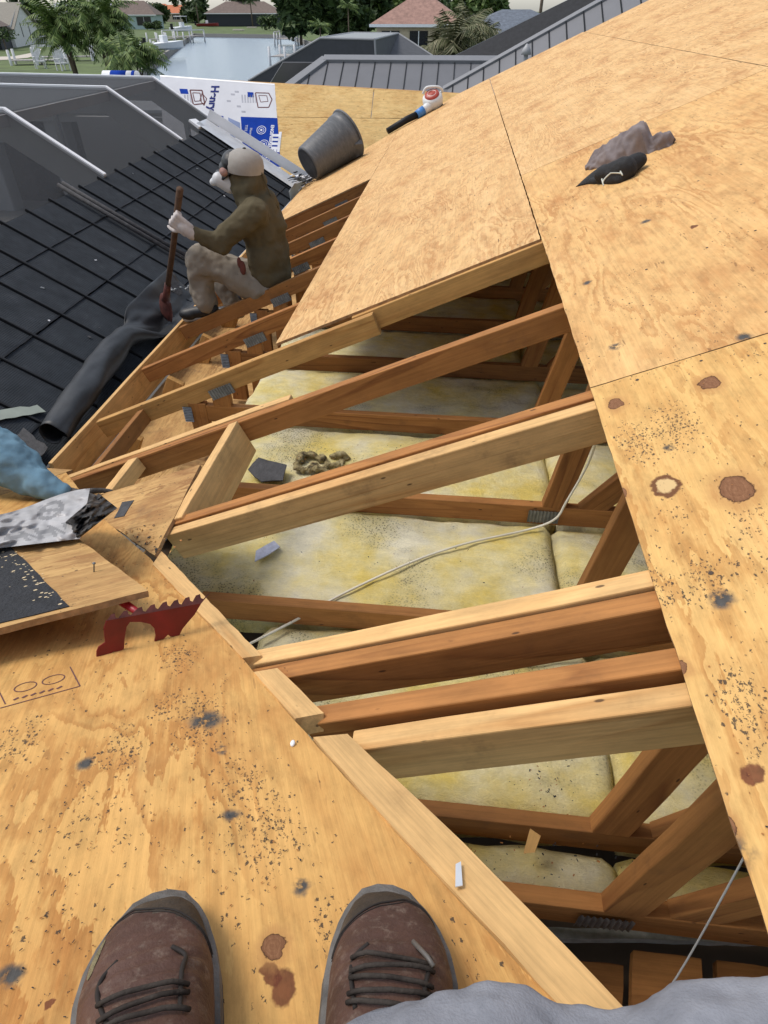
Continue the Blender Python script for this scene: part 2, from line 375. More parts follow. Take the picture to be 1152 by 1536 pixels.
def blob(name, parts, mat, parent=None, voxel=.012, smooth=6, folds=(), cut=None):
    """many overlapping volumes fused to one continuous skin, softened, with cloth folds"""
    vs, fs = merge(parts)
    me = bpy.data.meshes.new('t'); me.from_pydata([tuple(v) for v in vs], [], fs); o = bpy.data.objects.new('t', me); link(o)
    r = o.modifiers.new('r', 'REMESH'); r.mode = 'VOXEL'; r.voxel_size = voxel
    s_ = o.modifiers.new('s', 'SMOOTH'); s_.factor = .5; s_.iterations = smooth
    for (size, amt) in folds:
        d = o.modifiers.new('d', 'DISPLACE'); d.texture = clouds(size); d.strength = amt; d.mid_level = .5; d.texture_coords = 'LOCAL'
    dg = bpy.context.evaluated_depsgraph_get(); me2 = bpy.data.meshes.new_from_object(o.evaluated_get(dg))
    bpy.data.objects.remove(o); bpy.data.meshes.remove(me)
    me2.name = name; me2.materials.clear(); me2.materials.append(mat)
    me2.polygons.foreach_set('use_smooth', [True]*len(me2.polygons))
    if cut:
        bm = bmesh.new(); bm.from_mesh(me2)
        for (co, no) in cut: bmesh.ops.bisect_plane(bm, geom=bm.verts[:]+bm.edges[:]+bm.faces[:], plane_co=co, plane_no=no, clear_outer=True)
        bm.to_mesh(me2); bm.free()
    o = bpy.data.objects.new(name, me2); link(o); return put(o, parent)
def text(name, body, size, mat, mw, parent=None, depth=.0006, bold=0.0):
    c = bpy.data.curves.new('t', 'FONT'); c.body = body; c.size = size; c.align_x = 'CENTER'; c.align_y = 'CENTER'; c.extrude = depth; c.offset = bold
    t = bpy.data.objects.new('t', c); link(t)
    dg = bpy.context.evaluated_depsgraph_get(); me = bpy.data.meshes.new_from_object(t.evaluated_get(dg)); bpy.data.objects.remove(t)
    me.name = name; me.materials.clear(); me.materials.append(mat)
    o = bpy.data.objects.new(name, me); link(o); o.matrix_basis = mw; return put(o, parent)
# ================================================================== the house being re-roofed
house = empty('house', (0, 4, 0), 'house with its roof half stripped, plywood deck and bare trusses', 'house')
UP1 = Vector((CS, 0, SN)); YV = Vector((0, 1, 0)); XV = Vector((1, 0, 0))
def loc1(org, p, ex, ez):
    q = frame(org, ex, ez).inverted() @ p; return q.x, q.y
def sheet1(xa, xb, ya, yb, mat, off=.006, th=.012):
    g = .0022
    return sheet('plywood_sheet', [on1(xa+g, ya+g, off), on1(xb-g, ya+g, off), on1(xb-g, yb-g, off), on1(xa+g, yb-g, off)], YV, E1, th, mat, house, org=on1(xa, ya, off), rough=.0012)
XA, XB, XC, XD, XR = .352, 1.47, 2.588, 3.706, 4.82
# near sheet of the row along the opening: its knots and tar blots sit where they do in the yard-side veneer
orgA = on1(XA, -1.08, .006)
def spA(px, py, r, kind): x, y = loc1(orgA, s1(px, py, .006), YV, E1); return (x, y, r, kind)
M['ply_knots'] = plywood('plywood_knotty', (.69, .43, .155), (.45, .215, .062), 13, .36, spots=[
    spA(1065, 575, .021, 'knot'), spA(923, 606, .019, 'knot'), spA(998, 729, .025, 'ring'), spA(1103, 733, .028, 'knot'), spA(930, 739, .013, 'knot'),
    spA(1092, 1243, .011, 'knot'), spA(1080, 900, .02, 'tar'), spA(1098, 1278, .022, 'tar'), spA(1002, 673, .012, 'tar'), spA(1022, 1000, .009, 'knot'),
    spA(1058, 870, .05, 'spray'), spA(985, 880, .05, 'spray'), spA(1120, 1060, .05, 'spray'), spA(960, 660, .06, 'spray'), spA(1010, 640, .07, 'spray'), spA(1128, 1160, .02, 'stain')], dash=.3, stretch=(.28, 3.0))
sheet1(XA, XB, -1.08, 1.36, M['ply_knots'])
orgB = on1(XA, 1.36, .006)
def spB(px, py, r, kind): x, y = loc1(orgB, s1(px, py, .006), YV, E1); return (x, y, r, kind)
M['ply_second'] = plywood('plywood_spotted', (.68, .42, .17), (.44, .205, .068), 14, .28, spots=[
    spB(923, 520, .02, 'tar'), spB(1117, 505, .02, 'tar'), spB(881, 424, .016, 'tar'), spB(969, 332, .02, 'tar'), spB(1040, 340, .02, 'stain')], dash=.55)
sheet1(XA, XB, 1.36, 3.80, M['ply_second'])
for a, b in ((3.80, 6.24), (6.24, 8.68), (8.68, 10.0)): sheet1(XA, XB, a, b, M['ply_far'])
for a, b in ((-1.2, .14), (.14, 2.58), (2.58, 5.02), (5.02, 7.46), (7.46, 9.9)): sheet1(XB, XC, a, b, M['ply_far'])
for a, b in ((-1.2, 1.36), (1.36, 3.8), (3.8, 6.24), (6.24, 8.68), (8.68, 9.95)): sheet1(XC, XD, a, b, M['ply_far'])
for a, b in ((-1.2, 2.58), (2.58, 6.24), (6.24, 9.9)): sheet1(XD, XR, a, b, M['ply_far'])
XL0 = -.775; XF = -1.79
def sheet1p(pts, mat, off=.006): return sheet('plywood_sheet', [on1(x, y, off) for x, y in pts], YV, E1, .012, mat, house, rough=.0015)
def vly(x): return 10.03+(x+.03)                      # the far valley
sheet1p([(XL0, 2.605), (XA-.003, 2.605), (XA-.003, 5.05), (XL0, 5.05)], M['ply_tri'])
sheet1p([(XL0, 5.054), (XA-.003, 5.054), (XA-.003, 7.49), (XL0, 7.49)], M['ply_far'])
sheet1p([(XL0, 7.494), (XA-.003, 7.494), (XA-.003, 10.0), (-.06, 10.0), (XL0, vly(XL0))], M['ply_far'])
sheet1p([(XF, 6.19), (XL0-.003, 6.19), (XL0-.003, vly(XL0)), (XF, vly(XF))], M['ply_far'])
# slope on the other side of the ridge and the gable under the far rake
zr = z1(XR)
sheet('rear_roof_deck', [Vector((XR, -1.2, zr)), Vector((XR+4.4, -1.2, zr-T*4.4)), Vector((XR+4.4, 9.95, zr-T*4.4)), Vector((XR, 9.95, zr))], YV, Vector((SN, 0, CS)), .012, M['ply_far'], house)
# little triangular patch left between the valley and the next rafter
sheet('plywood_sheet', [s1(150, 742, .006), s1(300, 697, .006), s1(232, 833, .006), s1(143, 772, .006)], (s1(300, 697)-s1(150, 742)), E1, .012, M['ply_dirty'], house, rough=.002)
# ---- wing slope under the boots
grain2 = Vector((-.42, 1, -T)).normalized()
def off2(px, py): return s2(px, py, .006)
vl = [off2(150, 774), off2(226, 838), off2(300, 924), off2(367, 991), off2(442, 1081), off2(540, 1190), off2(628, 1285), off2(860, 1536)]
d0 = (vl[-1]-vl[-2]).normalized()
vl.append(vl[-1]+d0*1.1)
farl = on2(-1.62, 2.02, .006)
org2 = on2(-1.6, -1.0, .006)
def sp2(px, py, r, kind): x, y = loc1(org2, off2(px, py), grain2, E2); return (x, y, r, kind)
M['ply_boots'] = plywood('plywood_underfoot', (.67, .39, .13), (.42, .185, .05), 15, .36, spots=[
    sp2(130, 1145, .016, 'tar'), sp2(348, 1224, .015, 'tar'), sp2(455, 1330, .012, 'tar'), sp2(14, 1463, .014, 'tar'), sp2(330, 1125, .012, 'tar'), sp2(80, 1500, .008, 'stain'),
    sp2(300, 1075, .07, 'spray'), sp2(365, 1165, .05, 'spray'), sp2(400, 1245, .06, 'spray'), sp2(255, 1060, .04, 'spray'), sp2(270, 985, .05, 'spray'), sp2(310, 1080, .03, 'tar'),
    sp2(425, 1480, .028, 'stain'), sp2(405, 1462, .018, 'stain'), sp2(413, 1420, .013, 'knot'), sp2(500, 1400, .04, 'spray'), sp2(30, 1110, .05, 'spray'), sp2(185, 1120, .05, 'spray')], dash=.3, stretch=(1.0, 2.3), band=.68)
deck = sheet('plywood_sheet', [on2(-1.6, -1.0, .006), vl[-1]] + vl[-2::-1] + [farl, on2(-1.6, 2.0, .006)], grain2, E2, .012, M['ply_boots'], house, org=org2, rough=.001)
sheet('plywood_sheet', [on2(-4.2, -1.0, .006), on2(-1.604, -1.0, .006), on2(-1.604, 2.05, .006), on2(-4.2, 2.05, .006)], XV, E2, .012, M['ply_dirty'], house)
sheet('plywood_sheet', [on2(-4.2, -3.4, .006), on2(2.2, -3.4, .006), on2(1.5, -1.004, .006), on2(-4.2, -1.004, .006)], XV, E2, .012, M['ply_far'], house)
# mill stamp pressed on the deck veneer
def strip2(a, b, w, mat, parent, off=.0075):
    d = (b-a).normalized(); s_ = E2.cross(d).normalized()*w*.5
    return [a-s_, b-s_, b+s_, a+s_], [(0, 1, 2, 3)]
def p2o(px, py): return s2(px, py, .0068)
stp = [strip2(p2o(0, 1062), p2o(120, 1029), .0022, None, None), strip2(p2o(120, 1029), p2o(105, 1000), .0022, None, None), strip2(p2o(8, 1056), p2o(-10, 1020), .002, None, None)]
for cx_, cy_, ra in ((38, 1030, 17), (80, 1019, 17)):
    pp = [p2o(cx_+ra*math.cos(a), cy_+ra*.36*math.sin(a)-.25*ra*math.cos(a)) for a in [i*math.pi/8 for i in range(16)]]
    stp += [strip2(pp[i], pp[(i+1) % 16], .002, None, None) for i in range(16)]
stp += [strip2(p2o(20+i*13, 1050-i*3.4), p2o(28+i*13, 1046-i*3.4), .004, None, None) for i in range(6)]
vs, fs = merge(stp); mesh('mill_stamp', vs, fs, M['brown_ink'], deck)
# ---- boards along the near valley
def vboard(pts, mat): return sheet('valley_board', [off2(*p)+E2*.003 for p in pts], (off2(*pts[1])-off2(*pts[0])), E2, .036, mat, house, edge=mat, rough=.0015)
vboard([(229, 848), (364, 989), (392, 985), (242, 828)], M['new'])
vboard([(381, 1010), (443, 1080), (486, 1072), (416, 1004)], M['new'])
vboard([(470, 1108), (540, 1188), (630, 1285), (866, 1540), (955, 1536), (800, 1374), (695, 1267), (593, 1170), (521, 1103)], M['new'])
# ---- trusses
def chord(y, x0, x1, mat, off=-.006, h=.089, name='rafter', w=.038, dy1=0.0):
    return member(name, on1(x0, y, off), on1(x1, y+dy1, off), w, h, mat, house, E1)
r1 = chord(.578, -.205, 2.6, M['old'], name='rafter', dy1=.0); chord(.525, -.115, .9, M['new'], -.016, name='sister_board', h=.10)
r2 = chord(.69, -.375, 2.6, M['old']); chord(.733, -.345, .95, M['new'], -.002, name='sister_board', h=.06)
chord(1.352, -.80, 2.6, M['old']); chord(1.308, -.80, 1.0, M['new'], -.010, name='sister_board', h=.10)
chord(1.93, -1.775, 2.6, M['old']); chord(1.971, -1.72, -.56, M['new'], -.004, name='sister_board', h=.05)
chord(2.605, -.42, 2.6, M['mid']); chord(2.563, -1.765, -.325, M['mid'], -.012, name='sister_board', h=.095)
YS = [3.16, 3.77, 4.38, 4.99, 5.60, 6.215]
for y in YS: chord(y, -1.775, 2.6, M['old'])
for y in (6.82, 7.43, 8.04): chord(y, -1.5, 2.6, M['old'])
chord(-.03, .55, 2.6, M['old'])
ZB = -1.5
def hmem(name, x0, x1, y, z, mat, w=.038, h=.089): return member(name, V(x0, y, z), V(x1, y, z), w, h, mat, house)
BY = [.535, .70, 1.32, 1.93, 2.56]+YS+[6.82, 7.43]
for i, y in enumerate(BY): hmem('bottom_chord', -1.15 if y > 1.5 else (-.75 if y > 1 else -.35), 3.4, y, ZB, M['old'])
def web(x0, z0, x1, z1_, y, mat=None):
    a, b = V(x0, y, z0), V(x1, y, z1_); d = (b-a).normalized(); up = Vector((0, 1, 0)).cross(d)
    if up.x > 0: up = -up
    return member('web_member', a, b, .038, .089, mat or M['old'], house, up)
for i, y in enumerate(BY):
    web(.42, -1.5, .53 + (.05 if y > 2.4 else 0), -.72, y)
    web(.56, -1.5, 1.35, -.36, y+.002)
for y in [2.56]+YS:
    for xp in (-1.24, -1.11): member('web_post', V(xp, y+.001, -1.80), V(xp, y+.001, z1(xp)-ZC-.095), .038, .089, M['old'], house, Vector((-1, 0, 0)))
    member('tail_block', V(-1.70, y-.045, -1.85), V(-1.60, y-.045, z1(-1.60)-ZC-.10), .038, .10, M['mid'], house, Vector((-1, 0, 0)))
# toothed nail plates
def plate(c, along, nrm, L, W, parent=house):
    mw = frame(c, along, nrm); n = 9; vs = []; fs = []
    for i in range(n*2+1):
        x = -L/2+L*i/(n*2); z = .002 if i % 2 else .0065
        vs += [(x, -W/2, z), (x, W/2, z)]
    for i in range(n*2): fs.append((2*i, 2*i+2, 2*i+3, 2*i+1))
    return mesh('nail_plate', vs, fs, M['galv_dull'], parent, mw=mw)
for y in [2.56]+YS:
    plate(Vector((-1.05, y-.021, z1(-1.05)-.10)), UP1, -YV, .13, .052)
    plate(Vector((-1.245, y-.021, z1(-1.245)-.15)), Vector((0, 0, 1)), -YV, .085, .045)
for y in (.535, 1.32, 1.93): plate(V(.43, y-.022, -1.545), XV, -YV, .12, .06)
# fascia, sub-fascia, soffit and what lies outside them
fz = z1(-1.79)
for y0, y1 in ((2.18, 5.2), (5.203, 8.2)): member('fascia_board', Vector((-1.805, y0, fz-.004)), Vector((-1.805, y1, fz-.004)), .02, .20, M['new'], house)
member('fascia_board', Vector((-1.829, 2.1, fz-.03)), Vector((-1.829, 8.2, fz-.03)), .02, .20, M['grey_felt'], house)
sheet('soffit_panel', [Vector((-1.793, 2.0, fz-.222)), Vector((-1.33, 2.0, fz-.222)), Vector((-1.33, 8.2, fz-.222)), Vector((-1.793, 8.2, fz-.222))], YV, Vector((0, 0, 1)), .012, M['ply_dirty'], house)
box('wall_plate', -1.32, -1.16, 2.0, 8.2, ZC-1.90, ZC-1.83, M['ply_dirty'], house)
box('ceiling_board', -1.34, 8.6, -3.0, 9.6, ZC-1.99, ZC-1.965, M['drywall'], house)
box('wall', -1.34, -1.18, 2.0, 9.6, 0, ZC-1.995, M['stucco'], house)
box('wall', -4.0, -1.345, 1.4, 1.55, 0, ZC-1.56, M['stucco'], house)
box('wall', -1.17, 8.6, -3.2, -3.05, 0, ZC-1.9, M['stucco'], house); box('wall', 8.45, 8.6, -3.04, 9.44, 0, ZC-1.995, M['stucco'], house); box('wall', -1.17, 8.6, 9.45, 9.6, 0, ZC-1.995, M['stucco'], house)
# framing low in the near corner of the opening
box('header_beam', -.3, 3.0, .18, .222, ZC-1.52, ZC-1.43, M['old'], house, .003); box('header_beam', -.3, 3.0, .26, .30, ZC-1.60, ZC-1.51, M['old'], house, .003)
box('ledger_board', -.2, 3.0, -.9, .10, ZC-1.90, ZC-1.86, M['old'], house, .003)
box('ledger_board', .62, .72, -.9, .17, ZC-1.855, ZC-1.80, M['old'], house, .003); box('duct_strip', -.2, 3.0, .105, .17, ZC-1.80, ZC-1.76, M['black'], house, .003)
box('truss_strap', .1, .52, .10, .105, ZC-1.56, ZC-1.53, M['galv_dull'], house); box('truss_strap', .62, 1.5, .10, .105, ZC-1.56, ZC-1.52, M['galv_dull'], house)
# blocks
def blk(a, b, w, h, mat): return member('blocking', a, b, w, h, mat, house, E1, rag=.004)
blk(on1(-.765, 1.90, .004), on1(-.775, 1.345, .004), .040, .14, M['new'])
blk(on1(-1.21, 1.905, .002), on1(-1.23, 1.64, -.002), .05, .06, M['new'])
for x in (-1.5,): blk(on1(x, 2.53, -.03), on1(x, 2.0, -.03), .038, .07, M['old'])
# ---- steep boarded slope closing the far end
UP3 = Vector((0, math.cos(A3), math.sin(A3))); YW = O3.y
def sheet3(pxs, mat): return sheet('plywood_sheet', [s3(px, py, .006) for px, py in pxs], XV, E3, .012, mat, house, rough=.0015)
M['ply_wing'] = plywood('plywood_wing', (.70, .49, .21), (.52, .30, .10), 14, .12, dash=.9)
sheet3([(262, 116.5), (560.5, 133.5), (556, 177), (268, 173)], M['ply_wing'])
sheet3([(561.5, 133.5), (700, 141), (690, 178), (556.8, 177)], M['ply_wing'])
sheet3([(268, 173.6), (556, 177.6), (700, 179), (700, 320), (280, 320)], M['ply_wing'])
tp = [s3(262, 116.5), s3(700, 141)]
member('top_plate', tp[0]+Vector((0, .05, .0)), tp[1]+Vector((0, .05, .0)), .07, .038, M['mid'], house)
box('wall', -5.6, 4.6, YW+.012, YW+.11, 0, ZC-1.2, M['stucco'], house)
# ---- insulation batts between the bottom chords
def batt(x0, x1, y0, y1, z, seed, lab):
    nx, ny = max(8, int((x1-x0)/.03)), max(4, int((y1-y0)/.03)); vs = []; fs = []
    cx_, cy_ = (x0+x1)/2, (y0+y1)/2
    for j in range(ny+1):
        for i in range(nx+1):
            x = x0+(x1-x0)*i/nx; y = y0+(y1-y0)*j/ny
            e = min(i, nx-i)/nx*(x1-x0); f = min(j, ny-j)/ny*(y1-y0)
            d = noise.fractal(Vector((x*3+seed, y*5, seed*1.7)), 1.0, 2.0, 4)*.014 + noise.noise(Vector((x*18, y*22, seed)))*.006
            rd = -.035*max(0, 1-e/.022)**2-.022*max(0, 1-f/.03)**2
            jx = noise.noise(Vector((x*9, y*9, seed+5)))*.012
            vs.append((x-cx_+jx*(1 if 0 < i < nx else .6), y-cy_+jx, d+rd))
    for j in range(ny):
        for i in range(nx): a = j*(nx+1)+i; fs.append((a, a+1, a+nx+2, a+nx+1))
    b = len(vs); ring = [i for i in range(nx+1)]+[(j*(nx+1)+nx) for j in range(1, ny+1)]+[ny*(nx+1)+i for i in range(nx-1, -1, -1)]+[j*(nx+1) for j in range(ny-1, 0, -1)]
    for r in ring: x, y, _ = vs[r]; vs.append((x, y, -.14))
    n = len(ring)
    for i in range(n): fs.append((ring[(i+1) % n], ring[i], b+i, b+(i+1) % n))
    o = mesh('insulation_batt', vs, fs, M['insul'], None, True); o.location = (cx_, cy_, z)
    return tag(o, lab, 'insulation', 'insulation batts in the attic')
bays = [(.56, .675), (.73, 1.295), (1.345, 1.905), (1.955, 2.535), (2.585, 3.135), (3.185, 3.745), (3.795, 4.355), (4.405, 4.965), (5.015, 5.575)]
ORD = ['first', 'second', 'third', 'fourth', 'fifth', 'sixth', 'seventh', 'eighth', 'ninth', 'tenth']
for i, (a, b) in enumerate(bays):
    xs = .50+.04*math.sin(i*2.1); x0 = -1.02 if a > 1.9 else (-1.0 if a > 1 else -.55)
    batt(x0, xs-.004, a+.004, b-.004, ZC-1.575+.012*math.sin(i*3.3), i*3.1, 'long yellow batt on the eave side, %s truss bay from the boots' % ORD[i])
    batt(xs+.004, 2.6, a+.004, b-.004, ZC-1.585+.012*math.cos(i*2.3), i*5.7+1, 'yellow batt running under the knotty deck, %s truss bay from the boots' % ORD[i])
# ---- cables and scraps down in the attic
def cable(pts, r, mat, label, cat): 
    o = tube('cable', spline(pts, 8), r, mat, None, 8); return tag(o, label, cat)
def ai(px, py, dz=-1.556): return atz(px, py, ZC+dz)
cable([ai(370, 968), ai(440, 932), ai(520, 888), ai(620, 842), ai(700, 815), ai(790, 795), ai(832, 779, -1.50), ai(850, 752, -1.42), ai(880, 700, -1.25), ai(893, 665, -1.1)], .0045, M['wire'], 'white electrical cable crossing the yellow insulation and rising to the deck', 'cable')
cable([ai(752, 991), ai(800, 993), ai(845, 988), ai(882, 969, -1.50), ai(905, 925, -1.3)], .004, M['wire'], 'short loop of white cable beside the doubled fresh rafter', 'cable')
cable([V(.475, .44, -.78), V(.475, .36, -1.3), V(.46, .33, -1.6), V(.40, .30, -1.9)], .0016, M['galv'], 'pair of thin tie wires hanging in the dark near corner', 'wire')
def scrap(name, pts3, th, mat, label, cat, nrm=None, rough=.004):
    n_ = nrm or (pts3[1]-pts3[0]).cross(pts3[2]-pts3[0]); 
    if n_.z < 0: n_ = -n_
    o = sheet(name, pts3, pts3[1]-pts3[0], n_, th, mat, None, edge=mat, rough=rough); return tag(o, label, cat)
scrap('foil_scrap', [ai(382, 842, -1.552), ai(384, 826, -1.552), ai(411, 811, -1.552), ai(420, 820, -1.552), ai(402, 832, -1.552)], .004, plain('blue_grey_foil', (.42, .45, .55), .4, var=.2, scale=60), 'torn blue-grey scrap lying on the yellow insulation', 'scrap')
scrap('felt_scrap', [ai(372, 704, -1.54), ai(388, 686, -1.53), ai(430, 697, -1.53), ai(424, 720, -1.54), ai(392, 722, -1.545)], .006, M['grey_felt'], 'dark shingle scrap on the insulation beside the long tan rafter', 'scrap')
scrap('wood_chip', [ai(785, 1280, -1.5), ai(795, 1243, -1.47), ai(811, 1254, -1.47), ai(803, 1278, -1.5)], .004, M['mid'], 'striped wood chip standing on insulation in the near bay', 'wood chip')
# clump of torn fibreglass and dirt
def clump(name, c, r, mat, n, label, cat):
    ps = [ellips(Vector(c)+Vector((random.uniform(-1, 1)*r, random.uniform(-.7, .7)*r, random.uniform(-.1, .12)*r)), (random.uniform(.10, .26)*r, random.uniform(.10, .24)*r, random.uniform(.06, .16)*r), None, 8) for _ in range(n)]
    return tag(blob(name, ps, mat, None, r*.06, 1, [(r*.18, r*.16)]), label, cat)
k = NT('dirty_fluff'); v = k.rnd(); k.bump(k.noise(v, 60.0, 5.0, .7), 1.0, .02)
M['fluff'] = k.out(k.ramp(k.noise(v, 26.0, 5.0, .7), [(.35, (.05, .035, .02)), (.5, (.35, .28, .13)), (.7, (.5, .44, .26))]).outputs[0], .95)
clump('fibreglass_clump', ai(480, 692, -1.56), .11, M['fluff'], 40, 'torn clump of dirty fibreglass and debris beside the shingle scrap', 'debris')
def bits(name, pts, smin, smax, mats, label, cat, n_up):
    """small litter: nobody could count it"""
    vs = []; fs = []; fm = []
    for p in pts:
        u = Vector((random.uniform(-1, 1), random.uniform(-1, 1), random.uniform(-.15, .15))); u = (u-n_up*u.dot(n_up)*.9).normalized(); q = n_up.cross(u).normalized()
        a = random.uniform(smin, smax); b = a*random.uniform(.25, .7); t = a*random.uniform(.06, .22)
        base = len(vs)
        for (i, j) in ((-1, -.6), (.8, -1), (1, .7), (-.7, 1)): vs.append(p+u*a*i*random.uniform(.7, 1.1)+q*b*j*random.uniform(.7, 1.1)+n_up*.001)
        for i in range(4): vs.append(vs[base+i]+n_up*t)
        fs += [tuple(base+x for x in f) for f in BOXF]; fm += [random.randrange(len(mats))]*6
    o = mesh(name, vs, fs, mats[0], None, mats=mats, fm=fm); return tag(o, label, cat, kind='stuff')
pt = []
for (px, py, sx, sy, n) in ((815, 1175, 26, 30, 60), (480, 692, 55, 16, 260), (780, 1015, 30, 14, 40), (600, 690, 60, 20, 50), (800, 1290, 70, 30, 70), (640, 830, 150, 40, 50), (420, 780, 60, 30, 40), (330, 940, 60, 40, 30)):
    pt += [ai(random.gauss(px, sx), random.gauss(py, sy), -1.545) for _ in range(n)]
bits('attic_litter', pt, .001, .0042, [M['tar'], M['tar'], M['old']], 'dark crumbs and splinters littering the insulation', 'debris', Vector((0, 0, 1)))

# rows of nail heads over the trusses
vs = []; fs = []
for q in range(17):
    y = .10+.6105*q
    for i in range(30):
        x = .42+.145*i+random.uniform(-.03, .03)
        if x > 4.7: continue
        c = on1(x, min(y+random.uniform(-.012, .012), 9.9), .0068); b = len(vs); r = random.uniform(.003, .0048)
        for a in range(6): vs.append(c+UP1*r*math.cos(a*1.047)+YV*r*math.sin(a*1.047))
        fs.append(tuple(range(b, b+6)))
for q in range(12):
    y = 2.64+.6105*q
    for i in range(7):
        c = on1(-.72+.165*i+random.uniform(-.02, .02), min(y, 9.2), .0068); b = len(vs); r = random.uniform(.003, .0045)
        for a in range(6): vs.append(c+UP1*r*math.cos(a*1.047)+YV*r*math.sin(a*1.047))
        fs.append(tuple(range(b, b+6)))
mesh('nail_heads', vs, fs, plain('rusty_nail', (.07, .045, .03), .6, .3), house)['kind'] = 'stuff'

# boards and pipes down in the near corner
def low_board(pxs, z, mat, name='corner_plank'): 
    p = [atz(px, py, ZC+z) for px, py in pxs]; return sheet(name, p, p[1]-p[0], Vector((0, 0, 1)), .03, mat, house, edge=mat, rough=.002)
low_board([(640, 1415), (935, 1448), (930, 1600), (700, 1600)], -1.80, M['old']); low_board([(950, 1425), (1052, 1438), (1062, 1600), (945, 1600)], -1.74, M['old']); low_board([(1075, 1440), (1300, 1470), (1300, 1600), (1080, 1600)], -1.80, M['old'])
low_board([(560, 1385), (1250, 1400), (1250, 1416), (560, 1400)], -1.70, M['galv_dull'], 'metal_strip')
# ================================================================== low black roof beside the eave
def on4(x, y, off=0): return Vector((x, y, O4.z-math.tan(Q4)*(x-O4.x)))+E4*off
DN4 = Vector((math.cos(Q4), 0, -math.sin(Q4)))            # downhill
low = empty('lean_to_roof', (-2.5, 5, ZC-1.6), 'black ribbed low roof with raised battens beside the open eave', 'roof')
bat = [1.31+.3195*i for i in range(12)]+[5.29, 5.62, 5.96, 6.26, 6.55, 6.86, 7.21, 7.57, 7.9, 8.22, 8.55]
rows = [-3.07, -2.80, -2.44, -2.10, -1.95]
for i in range(len(bat)-1):
    for j in range(4):
        x0, x1 = rows[j]+(random.uniform(-.006, .006) if j else 0), rows[j+1]
        a, b = bat[i]+.004, bat[i+1]-.004; dz = random.uniform(0, .004)
        sheet('roof_panel', [on4(x0+.004, a, dz), on4(x1-.004, a, dz), on4(x1-.004, b, dz), on4(x0+.004, b, dz)], DN4, E4, .008, M['black_roof'], low, edge=M['black'], org=on4(x0, a, dz))
for y in bat: member('batten', on4(-3.09, y, .02), on4(-1.97, y, .02), .016, .026, M['black'], low, E4, bev=.004)
sheet('roof_base', [on4(-3.08, 1.0, -.012), on4(-1.95, 1.0, -.012), on4(-1.95, 8.6, -.012), on4(-3.08, 8.6, -.012)], DN4, E4, .02, M['black'], low)
for xr in rows[1:4]:
    for i in range(len(bat)-1): member('cross_batten', on4(xr, bat[i]+.009, .010), on4(xr, bat[i+1]-.009, .010), .011, .014, M['black'], low, E4, bev=0)
for y in (5.035, 5.105): 
    o = tube('conduit_pipe', [on4(-3.13, y, .045), on4(-2.7, y, .042), on4(-2.18, y, .04)], .017, M['grey_felt'], None, 10); tag(o, 'long grey pipe lying down the black roof beside its twin', 'pipe', 'grey pipes lying on the black roof')
# trough between the eave and the low roof
trough = empty('eave_trough', (-1.9, 5, ZC-1.7), 'narrow dark trough of old felt boards between eave and black roof', 'gutter')
box('trough_board', -1.99, -1.845, 1.9, 4.1, ZC-1.80, ZC-1.775, M['grey_felt'], trough, .003)
box('trough_board', -1.99, -1.845, 4.105, 8.5, ZC-1.80, ZC-1.77, M['galv'], trough, .003)
sheet('drip_edge', [V(-1.90, 3.0, -1.735), V(-1.842, 3.0, -1.70), V(-1.842, 8.3, -1.70), V(-1.90, 8.3, -1.735)], YV, Vector((-.5, 0, 1)), .003, M['galv'], trough, edge=M['galv'])
box('trough_board', -1.885, -1.845, 2.2, 3.3, ZC-1.77, ZC-1.72, M['old'], trough, .003)
# rolled membrane
def membrane():
    vs = []; fs = []; ny, na = 60, 36; kd = []
    for i in range(ny+1):
        t = i/ny; y = 2.42+t*2.2
        k_ = min(1, max(0, (t-.5)/.18)); k_ = k_*k_*(3-2*k_)
        r = .078+.006*math.sin(t*11)+.014*math.exp(-((t-.4)/.15)**2)
        cx_ = -1.925-.16*min(1, t*1.7)+.06*k_+.05*max(0, t-.6); cz = -1.70+r*.95+.03*t
        a0 = R_(-60*(1-k_)-20*k_); a1 = R_(285*(1-k_)+190*k_)
        rr = r*(1+.5*k_)
        for q in range(na+1):
            a = a0+(a1-a0)*q/na
            sp = 1-.22*(q/na)*(1-k_)
            nz = noise.noise(Vector((y*3, a*.8, 2)))*.022+noise.noise(Vector((y*7+a, a*1.5, 5)))*.009
            a_ = a if k_ < .5 else a
            x = cx_+math.cos(a_+R_(90)*0)*(rr*sp+nz)
            z = cz-.012+math.sin(a_)*(rr*sp+nz)*.78
            if k_ > 0: u_ = q/na; z = z*(1-k_)+(-1.735+.20*max(0, (u_-.35)/.65)**1.2+nz)*k_; x = x*(1-k_)+(-1.87-.25*u_-.04*t+nz)*k_
            vs.append((x, y, z+ZC))
    n = na+1
    for i in range(ny):
        for q in range(na): a = i*n+q; fs.append((a, a+1, a+n+1, a+n))
    o = mesh('membrane_roll', vs, fs, M['black_soft'], None, True)
    so = o.modifiers.new('thick', 'SOLIDIFY'); so.thickness = .004
    return tag(o, 'black rubber membrane peeled back into a long roll along the eave', 'membrane')
membrane()
